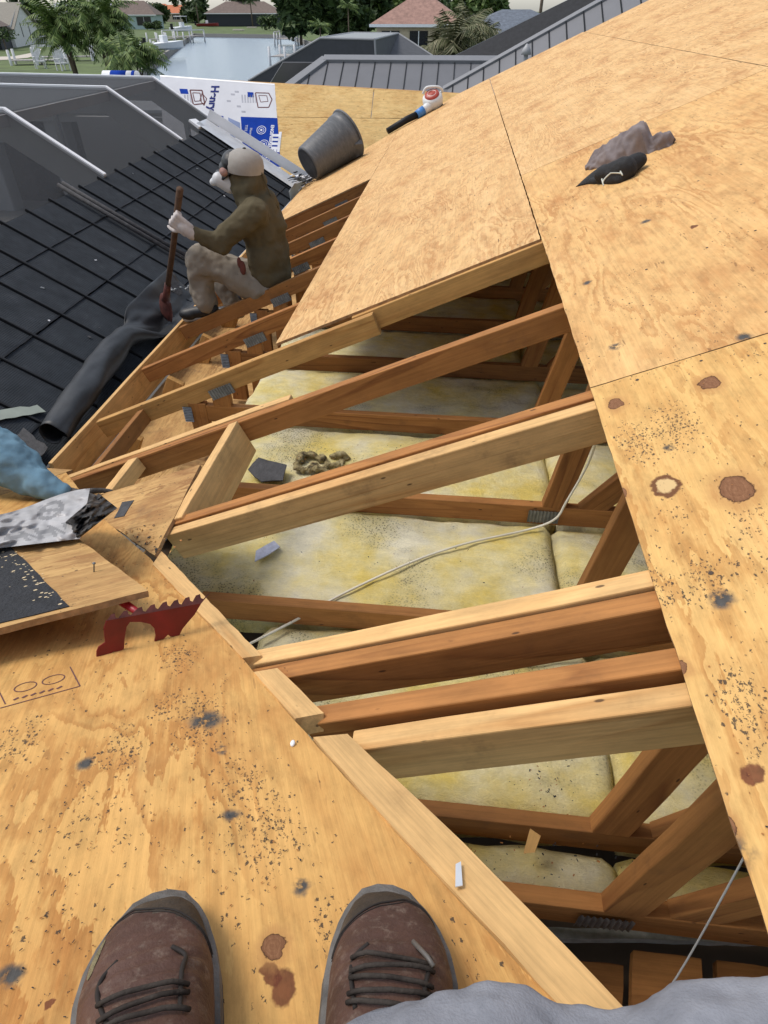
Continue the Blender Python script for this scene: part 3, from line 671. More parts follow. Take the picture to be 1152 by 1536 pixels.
# torn felt bits around its near end
scrap('felt_scrap', [V(-2.12, 2.28, -1.66), V(-1.95, 2.2, -1.70), V(-1.93, 2.36, -1.68), V(-2.1, 2.46, -1.63)], .004, M['grey_felt'], 'flat grey shingle piece lying in the trough by the membrane roll', 'scrap', rough=.008)
scrap('felt_scrap', [V(-2.45, 2.35, -1.5), V(-2.2, 2.2, -1.63), V(-2.12, 2.5, -1.68), V(-2.30, 2.62, -1.58)], .004, M['tar'], 'torn black felt flap at the corner of the black roof', 'scrap', rough=.02)
scrap('green_strip', [V(-2.33, 2.40, -1.548), V(-2.27, 2.40, -1.58), V(-2.10, 2.66, -1.66), V(-2.15, 2.68, -1.63)], .003, plain('pale_green_flashing', (.30, .34, .29), .6, var=.2), 'pale green torn flashing strip under the roll end', 'flashing', rough=.008)
scrap('bent_flashing', [V(-2.2, 4.32, -1.58), V(-2.12, 4.25, -1.70), V(-2.02, 4.5, -1.68), V(-2.08, 4.55, -1.52)], .003, M['grey_felt'], 'bent dark flashing corner standing behind the shovel', 'flashing', rough=.006)
clump('plastic_scraps', V(-2.04, 4.45, -1.62), .09, M['galv_dull'], 8, 'crumpled grey plastic scraps in the trough behind the shovel', 'debris')['kind'] = 'stuff'
# metal flashing at the far rake
fl = empty('rake_flashing', on4(-2.5, 8.6, .02), 'shiny bent metal flashing along the far end of the black roof', 'flashing')
sheet('flat_flange', [on4(-3.17, 8.36, .03), on4(-1.96, 8.26, .03), on4(-1.96, 8.64, .035), on4(-3.17, 8.74, .035)], DN4, E4, .003, M['galv'], fl, edge=M['galv'])
sheet('upstand', [on4(-3.17, 8.745, .03), on4(-1.9, 8.645, .03), on4(-1.9, 8.665, .15), on4(-3.17, 8.765, .15)], DN4, Vector((0, -1, 0)), .003, M['white_al'], fl, edge=M['white_al'])
sheet('end_plate', [V(-1.95, 7.86, -1.80), V(-1.95, 8.62, -1.74), V(-1.94, 8.62, -1.60), V(-1.94, 7.86, -1.66)], YV, Vector((1, 0, .1)), .003, plain('pale_green_metal', (.36, .40, .38), .4, var=.08), fl, edge=M['galv'])
sheet('corner_cap', [on4(-3.24, 8.33, .03), on4(-3.12, 8.3, .03), on4(-3.1, 8.47, .04), on4(-3.22, 8.5, .04)], DN4, E4, .03, M['white_al'], fl, edge=M['white_al'])
ps = [V(random.uniform(-1.96, -1.72), 7.75+.5*random.random(), -1.60+.07*random.random()) for _ in range(46)]
bits('eave_litter', ps, .02, .07, [M['white_film'], M['tar'], M['white_al'], M['tar']], 'torn white and black underlayment scraps heaped at the eave', 'debris', Vector((-.3, 0, .95)))
scrap('felt_scrap', [s1(443, 262, .05), s1(452, 240, .10), s1(470, 250, .06), s1(476, 262, .03), s1(460, 272, .02)], .003, M['tar'], 'curled black felt scrap tucked against the grey bin', 'scrap', rough=.015)
# ================================================================== screen cage beyond the low roof
def screen_mat():
    k = NT('insect_screen'); b = k.b; b.inputs['Base Color'].default_value = (.03, .033, .038, 1); b.inputs['Roughness'].default_value = .8
    tr = k.n('BsdfTransparent'); mx = k.n('MixShader', {0: .6}); k.t.links.new(tr.outputs[0], mx.inputs[1]); k.t.links.new(b.outputs[0], mx.inputs[2])
    k.t.links.new(mx.outputs[0], k.t.nodes['Material Output'].inputs[0]); return k.m
M['screen'] = screen_mat()
cage = empty('screen_cage', (-5.5, 6, 0), 'grey screened pool cage with white edged beams beyond the black roof', 'screen cage')
XE, ZE, XK, ZK, XO = -3.06, -1.12, -3.80, -.64, -9.0
cy = [.0, 1.96, 3.84, 5.72, 7.60, 8.87]
for y in cy:
    for (a, b, zk) in ((V(XE, y, ZE), V(XK, y, ZK), 1), (V(XK, y, ZK), V(XO, y, ZK+.06), 0)):
        mb = member('beam', a, b, .05, .24, M['grey_al'], cage, Vector((0, 0, 1)), bev=0)
        member('beam_cap', a+Vector((0, 0, .014)), b+Vector((0, 0, .014)), .045, .016, M['white_al'], mb, Vector((0, 0, 1)), bev=0)
    if y > 2: member('post', V(XO, y, -4.4), V(XO, y, ZK-.15), .08, .08, M['grey_al'], cage, Vector((1, 0, 0)), bev=0)
for y0, y1 in zip(cy[:-1], cy[1:]):
    ym = (y0+y1)/2
    mesh('screen_panel', [V(XE, y0+.02, ZE-.02), V(XE, y1-.02, ZE-.02), V(XK, y1-.02, ZK-.02), V(XK, y0+.02, ZK-.02)], [(0, 1, 2, 3)], M['screen'], cage)
    mesh('screen_panel', [V(XK, y0+.02, ZK-.02), V(XK, y1-.02, ZK-.02), V(XO, y1-.02, ZK+.04), V(XO, y0+.02, ZK+.04)], [(0, 1, 2, 3)], M['screen'], cage)
    member('purlin', V(XK, y0+.03, ZK-.03), V(XK, y1-.03, ZK-.03), .045, .09, M['grey_al'], cage, bev=0)
    member('purlin', V(XO, y0+.03, ZK+.03), V(XO, y1-.03, ZK+.03), .045, .09, M['grey_al'], cage, bev=0)
    mesh('screen_panel', [V(XO, y0+.02, -4.3), V(XO, y1-.02, -4.3), V(XO, y1-.02, ZK), V(XO, y0+.02, ZK)], [(0, 1, 2, 3)], M['screen'], cage)
mesh('screen_panel', [V(XE, 8.87, ZE-.2), V(XK, 8.87, ZK-.2), V(XO, 8.87, ZK-.1), V(XO, 8.87, -4.3), V(XE, 8.87, -4.3)], [(0, 1, 2, 3, 4)], M['screen'], cage)
for xx in (-3.45, -5.2, -7.0): member('post', V(xx, 8.87, -4.4), V(xx, 8.87, -.9 if xx < -4 else -1.1), .07, .05, M['grey_al'], cage, Vector((1, 0, 0)), bev=0)
# ================================================================== printed underlayment on the far wing
ul = empty('roofing_underlayment', s3(330, 180, .008), 'white roofing underlayment with blue print covering the steep far slope', 'underlayment')
und = sheet('film', [s3(240, 114, .0085), s3(412, 126.5, .0085), s3(421, 256, .0085), s3(421, 300, .0085), s3(250, 300, .0085)], XV, E3, .002, M['white_film'], ul, edge=M['white_film'], rough=.004)
sheet('top_fold', [s3(240, 112.5, .0105), s3(412, 125.5, .0105), s3(412, 127.5, .0105), s3(240, 114.5, .0105)], XV, E3, .002, M['white_al'], ul, edge=M['white_al'])
def dec(name, pxs, mat, off=.0098):
    pts = [s3(px, py, off) for px, py in pxs]; return sheet(name, pts, XV, E3, .0006, mat, und, edge=mat)
b1 = dec('printed_block', [(361, 175), (416, 177), (421, 250), (366, 250)], M['blue_ink'])
dec('printed_block', [(298, 171), (335, 174), (337, 190), (302, 190)], M['blue_ink']); dec('printed_block', [(342, 176), (360, 184), (362, 208), (346, 205)], M['pale_blue_ink'])
dec('printed_block', [(269, 133), (281, 133.5), (283, 141), (271, 140.5)], M['blue_ink']); dec('printed_block', [(371, 138), (380, 138.4), (381, 146), (372, 145.6)], M['blue_ink'])
for (ox, s_) in ((256, 1), (276, 1), (362, 1), (374, 1)):
    for i in range(3): dec('printed_line', [(ox+i*4.2, 142), (ox+2.2+i*4.2, 142), (ox+3+i*4.2, 154), (ox+.8+i*4.2, 154)], M['grey_ink'])
for ox, oy in ((340, 150), (346, 140), (355, 158), (352, 136), (362, 166)): dec('printed_line', [(ox, oy), (ox+6, oy+.3), (ox+6.4, oy+3), (ox+.4, oy+2.7)], M['grey_ink'])
def outline3(pxs, w, mat):
    pr = []
    for i in range(len(pxs)):
        a, b = s3(*pxs[i], .0106), s3(*pxs[(i+1) % len(pxs)], .0106); d = (b-a).normalized(); s_ = E3.cross(d)*w*.5
        pr.append(([a-s_, b-s_, b+s_, a+s_], [(0, 1, 2, 3)]))
    vs, fs = merge(pr); return mesh('printed_drawing', vs, fs, mat, und)
outline3([(285, 135), (303, 135.5), (307, 155), (290, 157)], .018, M['brown_ink']); outline3([(289, 139), (300, 139.5), (302, 151), (292, 152)], .012, M['brown_ink']); outline3([(303, 140), (310, 148), (306, 158), (300, 150)], .012, M['brown_ink'])
outline3([(383, 139), (403, 139.6), (408, 149), (403, 161), (387, 161)], .014, M['brown_ink']); outline3([(388, 143), (400, 143.4), (402, 152), (391, 153)], .009, M['brown_ink'])
DNH3 = -UP3
def txt3(name, s_, size, px, py, mat, bold=0.0): return text(name, s_, size, mat, frame(s3(px, py, .0112), DNH3, E3), und, .0004, bold)
txt3('printed_word', 'Henry', .155, 320, 147, M['navy_ink'], .006)
txt3('printed_word', 'ENGINEERED FOR', .062, 406, 212, M['white_ink'], .002)
txt3('printed_word', 'TITE', .15, 413.5, 213, M['white_ink'], .012)
for (px, py) in ((392, 195), (396, 216), (400, 236)):
    c = s3(px, py, .0108)
    for r0, r1 in ((.058, .066), (.034, .040), (.0, .016)):
        vs = []; fs = []
        for q in range(24):
            a = q*math.pi/12; d = XV*math.cos(a)+UP3*math.sin(a); vs += [c+d*r0, c+d*r1]
        for q in range(24): fs.append((2*q, 2*q+1, (2*q+3) % 48, (2*q+2) % 48))
        mesh('printed_ring', vs, fs, M['white_ink'], und)
for i, px in enumerate((369, 376)): txt3('printed_word', 'Henry' if i else 'TITE', .05, px, 192+6*i, M['white_ink'])
rl = empty('underlayment_roll', V(-4.75, 10.10, -.80), 'leftover white underlayment roll with blue label on top of the far slope', 'roll')
tube('roll_core', [V(-5.05, 10.12, -.74), V(-4.55, 10.12, -.74)], .085, M['white_al'], rl, 20); tube('label_band', [V(-4.93, 10.12, -.74), V(-4.70, 10.12, -.74)], .087, M['blue_ink'], rl, 20); tube('label_band', [V(-4.62, 10.12, -.74), V(-4.575, 10.12, -.74)], .087, M['blue_ink'], rl, 20)
# ================================================================== grey bin
def bin_():
    a, b = Vector((-1.66, 7.98, z1(-1.66))), Vector((-1.15, 8.42, z1(-1.15)))
    R0, R1 = .192, .258
    c0, c1 = a+E1*(R0+.012), b+E1*(R1+.016); ax = (c1-c0).normalized(); L = .63
    root = empty('grey_bin', a, 'scuffed grey plastic bin lying on its side on the deck', 'bin')
    k = NT('grey_plastic'); v = k.rnd(); n_ = k.noise(k.sc(v, 2, 2, 6), 7.0, 5.0, .7)
    gp = k.out(k.ramp(n_, [(.3, (.075, .08, .085)), (.6, (.12, .125, .13)), (.78, (.2, .2, .2))]).outputs[0], .5)
    mw = frame(c0, ax.cross(Vector((0, 0, 1))), ax)
    lathe('body', [(0.0, .012), (R0*.7, .012), (R0*.78, .02), (R0*.84, .0), (R0-.015, .0), (R0, .02), (R0+.058, L*.82), (R0+.066, L*.825), (R0+.070, L), (R0+.060, L), (R0+.05, L*.8), (R0-.012, .03), (0.0, .03)], gp, root, 40, mw)
    lathe('base_shade_disc', [(0, -.001), (R0*.74, -.001), (R0*.8, -.0025), (R0*.84, -.002)], plain('painted_base_shade', (.035, .037, .04), .6, var=.3, scale=20), root, 32, mw)  # flat darker disc: shade of the recessed base put into the colour
    lathe('rim', [(R0+.066, L-.012), (R0+.085, L-.010), (R0+.088, L+.006), (R0+.078, L+.012), (R0+.062, L+.006)], gp, root, 40, mw)
    for sgn in (0, 1):
        an = R_(205+180*sgn); vs = []
        d = Vector((math.cos(an), math.sin(an), 0)); t = Vector((-d.y, d.x, 0)); r = R0+.064
        P_ = [d*(r-.005)+t*-.09+Vector((0, 0, L*.83)), d*(r+.04)+t*-.07+Vector((0, 0, L-.02)), d*(r+.04)+t*.07+Vector((0, 0, L-.02)), d*(r-.005)+t*.09+Vector((0, 0, L*.83)), d*(r-.01)+t*-.1+Vector((0, 0, L)), d*(r-.01)+t*.1+Vector((0, 0, L))]
        mesh('handle', P_, [(0, 1, 2, 3), (1, 0, 4), (2, 5, 3), (1, 4, 5, 2)], gp, root, mw=mw)
    return root
bin_()
# ================================================================== leaf blower
def blower():
    tip = s1(578, 190, .05); tip = Vector((-.92, 9.14, z1(-.92)+.055)); hub = Vector((-.37, 9.50, z1(-.37)+.12))
    root = empty('leaf_blower', hub-Vector((0, 0, .1)), 'white and red leaf blower with black nozzle lying on the deck', 'leaf blower')
    wp = plain('white_plastic', (.62, .63, .62), .4, var=.1); rp = plain('red_plastic', (.36, .05, .03), .45, var=.25, scale=30); bp = plain('blue_plastic', (.06, .22, .55), .4)
    ax = Vector((-.45, -.62, .64)).normalized(); d = (tip-hub).normalized(); side = ax.cross(d).normalized()
    mw = frame(hub, d, ax)
    lathe('fan_housing', [(0, -.07), (.10, -.07), (.125, -.045), (.132, 0), (.125, .045), (.105, .062), (.095, .066)], wp, root, 28, mw)
    lathe('fan_cover', [(.096, .062), (.092, .082), (.07, .09), (0, .094)], rp, root, 24, mw)
    for i in range(3): lathe('grille_ring', [(.03+.022*i, .088-.002*i), (.034+.022*i, .098-.003*i), (.038+.022*i, .088-.002*i)], wp if i == 1 else rp, root, 20, mw)
    nb = hub+side*.05-ax*.01
    tube('outlet', [nb+d*.02, nb+d*.14, nb+d*.2], [.06, .056, .05], wp, root, 14)
    tube('collar', [nb+d*.19, nb+d*.3], [.055, .05], bp, root, 14)
    e = tip; tube('nozzle', [nb+d*.29, nb.lerp(e, .6), e], [.042, .04, .036], M['black'], root, 14)
    b = hub-ax*.11-d*.04; tube('engine', [hub-ax*.06, hub-ax*.1, b-ax*.03], [.085, .09, .06], M['black'], root, 14)
    tube('handle', spline([hub-d*.1+side*-.05, hub-d*.17+ax*.03, hub-d*.16+ax*.10-side*.02, hub-d*.05+ax*.13-side*.1, hub+d*.03+ax*.07-side*.12]), .016, wp, root, 8)
    tube('fuel_tank', [hub-d*.09-ax*.05-side*.06, hub+d*.03-ax*.07-side*.09], .045, wp, root, 12)
blower()
# ================================================================== cap with a grey neck cloth
def capthing():
    root = empty('work_cap', s1(935, 245), 'black cap wrapped in a crumpled grey neck cloth on the deck', 'cap')
    k = NT('taupe_cloth'); v = k.rnd(); k.bump(k.noise(v, 260.0, 3.0), .25, .003)
    tp = k.out(k.ramp(k.noise(v, 14.0, 4.0, .6), [(.3, (.16, .135, .135)), (.7, (.26, .225, .22))]).outputs[0], .9, 0, .15)
    def q(px, py, o): return s1(px, py, o)
    c0, c1 = q(882, 254, 0), q(1012, 216, 0); ax = (c1-c0).normalized(); ac = E1.cross(ax).normalized(); Lc = (c1-c0).length
    hk = [(0, .022, .03), (.12, .06, .045), (.3, .085, .06), (.5, .10, .065), (.64, .135, .06), (.72, .125, .05), (.77, .05, .05), (.86, .062, .045), (.95, .045, .04), (1.0, .012, .02)]
    def lk(u, c):
        for A1, B1 in zip(hk[:-1], hk[1:]):
            if A1[0] <= u <= B1[0]: f = (u-A1[0])/(B1[0]-A1[0]); f = f*f*(3-2*f); return A1[c]+(B1[c]-A1[c])*f
    nu, nv = 80, 36; vs = []; fs = []
    for i in range(nu+1):
        u = i/nu
        for j in range(nv+1):
            ph = math.pi*(-.06+1.12*j/nv); nz = noise.noise(Vector((u*5+ph*.9, ph*.55-u*2, 3))); rdg = (1-abs(noise.noise(Vector((u*6-ph*.8, ph*.5+u*3, 8)))))**3
            k_ = .016*nz+.017*(rdg-.45)+.006*noise.noise(Vector((u*16, ph*4, 1)))
            vs.append(c0+ax*(u*Lc+.018*nz)+ac*(lk(u, 2)+k_)*math.cos(ph)*1.05+E1*max(.002, (lk(u, 1)+k_)*math.sin(ph)))
    for i in range(nu):
        for j in range(nv): a_ = i*(nv+1)+j; fs.append((a_, a_+1, a_+nv+2, a_+nv+1))
    o = mesh('neck_cloth', vs, fs, tp, root, True); so = o.modifiers.new('t', 'SOLIDIFY'); so.thickness = .003
    bc = plain('black_cap_cloth', (.012, .012, .013), .8, var=.4, scale=30, bump=.4, bscale=220)
    parts = [capsule(q(905, 262, .035), q(938, 254, .04), .036, .048), capsule(q(935, 254, .04), q(960, 240, .04), .042, .03), capsule(q(888, 272, .012), q(930, 268, .018), .018, .026)]
    blob('crown', parts, bc, root, .006, 4, [(.05, .012)])
    # peak: a curved stiff tongue
    vs = []; fs = []; nu, nv = 10, 8
    A, B, C_ = q(905, 248, .05), q(945, 262, .012), q(864, 281, .004)
    for i in range(nu+1):
        t = i/nu
        for j in range(nv+1):
            s_ = j/nv; base = A.lerp(B, s_); e = 1-abs(s_-.35)**1.6*1.1
            vs.append(base.lerp(C_+(base-A.lerp(B, .35))*.45*(1-t*.9), t*max(.1, e))+E1*(.018*math.sin(math.pi*s_)*(1-t)))
    for i in range(nu):
        for j in range(nv): a = i*(nv+1)+j; fs.append((a, a+1, a+nv+2, a+nv+1))
    o = mesh('peak', vs, fs, bc, root, True); so = o.modifiers.new('t', 'SOLIDIFY'); so.thickness = .004
    wc = plain('pale_thread', (.5, .5, .42), .7)
    cc = q(918, 262, .078)
    pts = [cc+UP1*(.036*math.cos(a))*1.0+YV*(.03*math.sin(a))-E1*.012*abs(math.cos(a)) for a in [R_(i*18) for i in range(0, 11)]]
    tube('stitched_emblem', pts, .0028, wc, root, 6)
    tube('stitched_emblem', [cc+UP1*-.036+YV*.03-E1*.008, cc+UP1*-.042-YV*.035-E1*.018], .0028, wc, root, 6); tube('stitched_emblem', [cc+UP1*.036+YV*.03-E1*.008, cc+UP1*.034-YV*.02-E1*.012], .0028, wc, root, 6)
capthing()
# ================================================================== loose board propped on the tear-off tool
A_, B_, C_ = s2(222, 886, .105), s2(0, 942, .078), s2(108, 800, .10)
NB = (B_-A_).cross(C_-A_).normalized()
if NB.z < 0: NB = -NB
def onb(px, py, off=0): return hit(px, py, NB, A_, off)
lb = empty('loose_board', A_, 'loose plywood offcut with a black tar paper end propped on red tool', 'board')
k_ = [onb(222, 886), onb(60, 764), onb(-330, 900), onb(-330, 1040), onb(0, 942)]
sheet('plywood', k_, A_-B_, NB, .014, M['ply_dirty'], lb, rough=.002)
sheet('tar_paper', [onb(14, 817, .002), onb(104, 909, .002), onb(0, 934, .002), onb(-320, 1030, .002), onb(-320, 905, .002)], A_-B_, NB, .003, M['tar'], lb, edge=M['tar'], rough=.002)
pp = []
for _ in range(70): 
    t = random.random(); px = 14+90*t-abs(random.gauss(0, 22)); py = 817+92*t+random.gauss(0, 8)
    pp.append(onb(px, py, .0025))
vs = []; fs = []
for p in pp:
    b = len(vs); r = random.uniform(.0012, .005)
    for a in range(5): vs.append(p+(A_-B_).normalized()*r*math.cos(a*1.257)*random.uniform(.6, 1.2)+NB.cross((A_-B_).normalized())*r*math.sin(a*1.257)*random.uniform(.5, 1))
    fs.append(tuple(range(b, b+5)))
mesh('bare_flecks', vs, fs, plain('pale_wood_fleck', (.6, .48, .3), .8), lb)['kind'] = 'stuff'
tube('nail', [onb(141, 858, 0), onb(141, 846, .018), onb(141, 845, .020)], [.0016, .0016, .004], M['galv_dull'], lb, 6)
# the red toothed tool
def tool():
    root = empty('tear_off_tool', s2(220, 965), 'red serrated shingle removal tool head standing on the deck', 'roofing tool')
    b0, b1 = s2(146, 988, .002), s2(264, 957, .002); ax = (b1-b0).normalized()
    nrm = Vector((ax.y, -ax.x, .0)).normalized(); nrm = (nrm*.93+Vector((0, 0, .36))).normalized()
    nrm = (nrm-ax*nrm.dot(ax)).normalized()
    lo = [(302, 905), (292, 922), (284, 931), (274, 943), (269, 953), (256, 955), (252, 952), (246, 958), (232, 962), (234, 954), (232, 943), (225, 936), (211, 933), (195, 933), (190, 940), (187, 957), (186, 973), (177, 979), (171, 977), (163, 982), (145, 988), (145, 978), (148, 971), (158, 964), (156, 943), (160, 931)]
    sheet('support_plate', [hit(px, py, nrm, b0) for px, py in lo], ax, nrm, .004, M['red'], root, edge=M['red'])
    c0, c1 = hit(302, 905, nrm, b0), hit(160, 931, nrm, b0); ca = (c0-c1).normalized()
    n2_ = (nrm*.55+Vector((0, 0, 1))*.85).normalized(); n2_ = (n2_-ca*n2_.dot(ca)).normalized()
    tips = [(172, 920), (191, 915), (213, 910), (232, 906), (250, 902), (267, 899), (284, 895), (300, 891), (316, 888)]
    hi = [(160, 931)]
    for i, (tx, ty) in enumerate(tips):
        if i == 0: hi += [(166, 923)]
        hi += [(tx-6, ty+2.0), (tx, ty), (tx+1.5, ty+6), (tx+5, ty+7.5)] if i < 8 else [(tx-5, ty+4), (tx, ty)]
    hi += [(302, 905)]
    sheet('serrated_blade', [hit(px, py, n2_, c1, .0005) for px, py in hi], ca, n2_, .004, M['steel_worn'], root, edge=M['steel_worn'])
    hs = hit(212, 922, nrm, b0, -.004); bk = (-nrm+Vector((-.25, 0, 0))); bk = (bk-E2*bk.dot(E2)*.7).normalized()
    tube('socket', [hs, hs+bk*.07, hs+bk*.14], [.006, .009, .010], plain('bright_red_paint', (.32, .012, .02), .4), root, 12)
    he = hs+bk*.14; ed = Vector((he.x-.75, he.y+.12, 0)); ed.z = ZC-.685-T*ed.y+.028
    tube('shaft', [he-bk*.02, he.lerp(ed, .5), ed], .017, M['old'], root, 10)
tool()
# crumpled printed wrapping
def wrap():
    nu, nv = 64, 40; vs = []; fs = []; fm = []
    def c(u, v):
        a = Vector((-60, 760)).lerp(Vector((128, 741)), u) if False else None
        tx, ty = -70+205*u, 772-30*u+10*math.sin(u*5); bx, by = -70+190*u, 830-22*u
        px, py = tx+(bx-tx)*v, ty+(by-ty)*v
        o = .018+.035*(1-v)*(.6+.4*math.sin(u*7))+.012*noise.noise(Vector((u*6, v*4, 1)))+.006*noise.noise(Vector((u*15, v*9, 4)))
        return onb(px, py, o)
    for j in range(nv+1):
        for i in range(nu+1): vs.append(c(i/nu, j/nv))
    for j in range(nv):
        for i in range(nu):
            a = j*(nu+1)+i; fs.append((a, a+1, a+nu+2, a+nu+1)); u, v = i/nu, j/nv
            ink = 0
            if .60 < v < .88 and .38 < u < .86:
                q = (u*1.0-(v-.6)*.25-.38)*22; ph = q % 2.4
                ink = 1 if ph < .8 or (int(q/2.4) % 2 == 0 and abs(v-.74) < .05) or (int(q/2.4) % 2 and abs((v-.6)/.28-ph/2.4) < .2) else 0
            r = math.hypot((u-.72)/.10, (v-.28)/.2)
            if .62 < r < 1.0 or (r < .62 and abs(v-.28-.6*(u-.72)) < .035): ink = 1
            fm.append(ink)
    root = empty('printed_wrap', onb(40, 800), 'crumpled grey printed wrapping film held by gloved hand on board', 'wrapping')
    o = mesh('film', vs, fs, None, root, True, mats=[plain('dusty_film', (.40, .39, .385), .4, var=.18, scale=12), plain('film_print', (.235, .23, .23), .5)], fm=fm)
    vs = []; fs = []; nu, nv = 30, 24
    for j in range(nv+1):
        for i in range(nu+1):
            u, v = i/nu, j/nv
            px = (90+(118-90)*v)+(50*(1-v)+50*v+8)*u; py = (790+(808-790)*v)-(50*(1-v)+46*v)*u
            o_ = .012+.05*math.sin(math.pi*u)*(1-.3*v)+.02*noise.noise(Vector((u*5, v*5, 9)))+.01*noise.noise(Vector((u*14, v*14, 3)))
            vs.append(onb(px, py, o_))
    for j in range(nv):
        for i in range(nu): a = j*(nu+1)+i; fs.append((a, a+1, a+nu+2, a+nu+1))
    kk = NT('tarry_underside'); v = kk.rnd()
    mesh('folded_end', vs, fs, kk.out(kk.ramp(kk.noise(v, 30.0, 5.0, .7), [(.42, (.012, .011, .01)), (.6, (.06, .05, .042)), (.72, (.3, .25, .2))]).outputs[0], .6), root, True)
wrap()
scrap('felt_scrap', [s1(171, 777, .008), s1(183, 753, .008), s1(201, 750, .008), s1(186, 774, .008)], .003, M['grey_felt'], 'small dark shingle scrap on the triangular plywood patch', 'scrap', rough=.003)
# wood shavings, tar crumbs and chips on the decks
pt = [s2(random.gauss(px, a), random.gauss(py, b), .007) for (px, py, a, b, n) in ((330, 1100, 40, 60, 60), (400, 1240, 40, 30, 60), (120, 1180, 90, 80, 120), (60, 1400, 60, 90, 90), (300, 1300, 90, 30, 40)) for _ in range(n)]
bits('deck_crumbs', pt, .0007, .002, [M['tar'], M['tar'], M['old']], 'tar crumbs and splinters scattered over the near deck', 'debris', E2)
pt = [s1(random.uniform(900, 1150), random.uniform(560, 1400), .007) for _ in range(260)]+[s1(random.gauss(1010, 60), random.gauss(660, 60), .007) for _ in range(120)]
pt = [p for p in pt if p.x > XA+.02]
bits('deck_crumbs', pt, .0007, .0018, [M['tar'], M['old'], M['old']], 'tar crumbs scattered over the knotty plywood sheet', 'debris', E1)
pt = [s1(190+random.gauss(0, 20)+t*40, 790+t*40+random.gauss(0, 4), .008) for t in [random.random() for _ in range(90)]]
bits('valley_crumbs', pt, .002, .006, [M['mid'], M['old'], M['tar']], 'wood crumbs lodged in the crack beside the plywood patch', 'debris', E1)
o = mesh('white_chip', *ellips(s2(439, 1115, .009), (.004, .006, .0025), None, 10), M['white_al'], None, True); tag(o, 'tiny white chip lying on the near deck beside the valley board', 'chip')
scrap('torn_foil', [s2(683, 1330, .016), s2(694, 1328, .016), s2(692, 1286, .022), s2(684, 1290, .022)], .0015, M['galv'], 'torn silver foil sliver stuck to the valley board', 'scrap', E2, .002)
pt = [on4(random.uniform(-3, -2.1), random.uniform(2.4, 7.5), .006) for _ in range(26)]
bits('roof_litter', pt, .004, .016, [M['white_film'], M['grey_felt'], M['galv_dull']], 'small pale chips littering the black roof', 'debris', E4)
# ================================================================== people
def cloth(name, a, b, scale=9.0, weave=300.0, rough=.9, dirt=None):
    k = NT(name); v = k.rnd()
    c = k.ramp(k.noise(v, scale, 5.0, .65), [(.3, a), (.7, b)]).outputs[0]
    if dirt: c = k.mix(k.ma('MULTIPLY', k.step(k.noise(v, 13.0, 5.0, .7), .64, .72), .7), c, dirt)
    k.bump(k.ma('ADD', k.noise(v, weave, 2.0), k.ma('MULTIPLY', k.noise(v, 22.0, 3.0), 1.5)), .3, .004)
    return k.out(c, rough, 0, .12)
M['olive'] = cloth('olive_hoodie', (.088, .073, .043), (.106, .088, .053))
M['khaki'] = cloth('khaki_trousers', (.21, .182, .145), (.27, .238, .195), 6, dirt=(.10, .085, .065))
M['glove_pale'] = cloth('pale_glove', (.42, .38, .36), (.6, .56, .54))
M['glove_dark'] = cloth('dark_glove', (.03, .03, .03), (.13, .12, .11), 30)
M['white_knit'] = cloth('white_sleeve', (.5, .52, .54), (.66, .68, .7))
M['blue_shirt'] = cloth('blue_shirt', (.11, .205, .28), (.155, .265, .345), 8)
M['denim'] = cloth('grey_denim', (.16, .168, .19), (.26, .27, .30), 22, 420, dirt=(.10, .10, .11))
M['skin'] = plain('skin', (.42, .24, .16), .5, var=.1)
M['cap_grey'] = cloth('stone_cap', (.27, .25, .225), (.35, .33, .30))
M['shoe'] = plain('black_shoe', (.012, .012, .013), .5, var=.3)
def hand(wr, d, n, curl=25, sc=1.0, side=1, spread=4):
    d = d.normalized(); n = (n-d*n.dot(d)).normalized(); s_ = d.cross(n).normalized()*side
    ps = [capsule(wr+s_*x*sc, wr+d*.085*sc+s_*x*1.15*sc, .017*sc, .014*sc, 8) for x in (-.028, -.009, .010, .028)]
    ps.append(capsule(wr-d*.02*sc, wr+d*.03*sc, .026*sc, .03*sc, 10))
    for i, (x, L) in enumerate(((-.031, .058), (-.011, .074), (.011, .080), (.031, .070))):
        p = wr+d*.088*sc+s_*x*1.15*sc; a = 0; dd = d
        for q, f in enumerate((.45, .32, .23)):
            a += R_(curl); dd = (d*math.cos(a)-n*math.sin(a)+s_*math.sin(R_(spread))*(x/.03)).normalized()
            p2 = p+dd*L*f*sc; ps.append(capsule(p, p2, (.0092-.0006*q)*sc, (.0086-.0006*q)*sc, 8)); p = p2
    p = wr+d*.025*sc+s_*.03*sc; dd = (d*.6+s_*.75-n*.25).normalized()
    for q, L in enumerate((.042, .032, .025)):
        p2 = p+dd*L*sc; ps.append(capsule(p, p2, (.0115-.001*q)*sc, (.0105-.001*q)*sc, 8)); p = p2; dd = (dd+d*.35-n*R_(curl)*.5).normalized()
    return ps
def headparts(c, face, r=1.0, ears=True):
    """skull, jaw, nose, ears"""
    f = face.normalized(); up = Vector((0, 0, 1)); s_ = up.cross(f).normalized()
    ps = [ellips(c+up*.02, (.078*r, .078*r, .095*r)), ellips(c+f*.02-up*.045, (.06*r, .06*r, .07*r)), capsule(c+f*.09*r-up*.005, c+f*.102*r-up*.03, .010, .014, 8)]
    for q in (-1, 1):
        if ears: ps.append(ellips(c+s_*.082*q*r-up*.01, (.016, .014, .03), None, 8))
        ps.append(ellips(c+f*.075+s_*.03*q+up*.012, (.014, .014, .01), None, 8))
    ps.append(capsule(c+f*.088+s_*.02-up*.058, c+f*.088-s_*.02-up*.058, .007, .007, 6))
    return ps
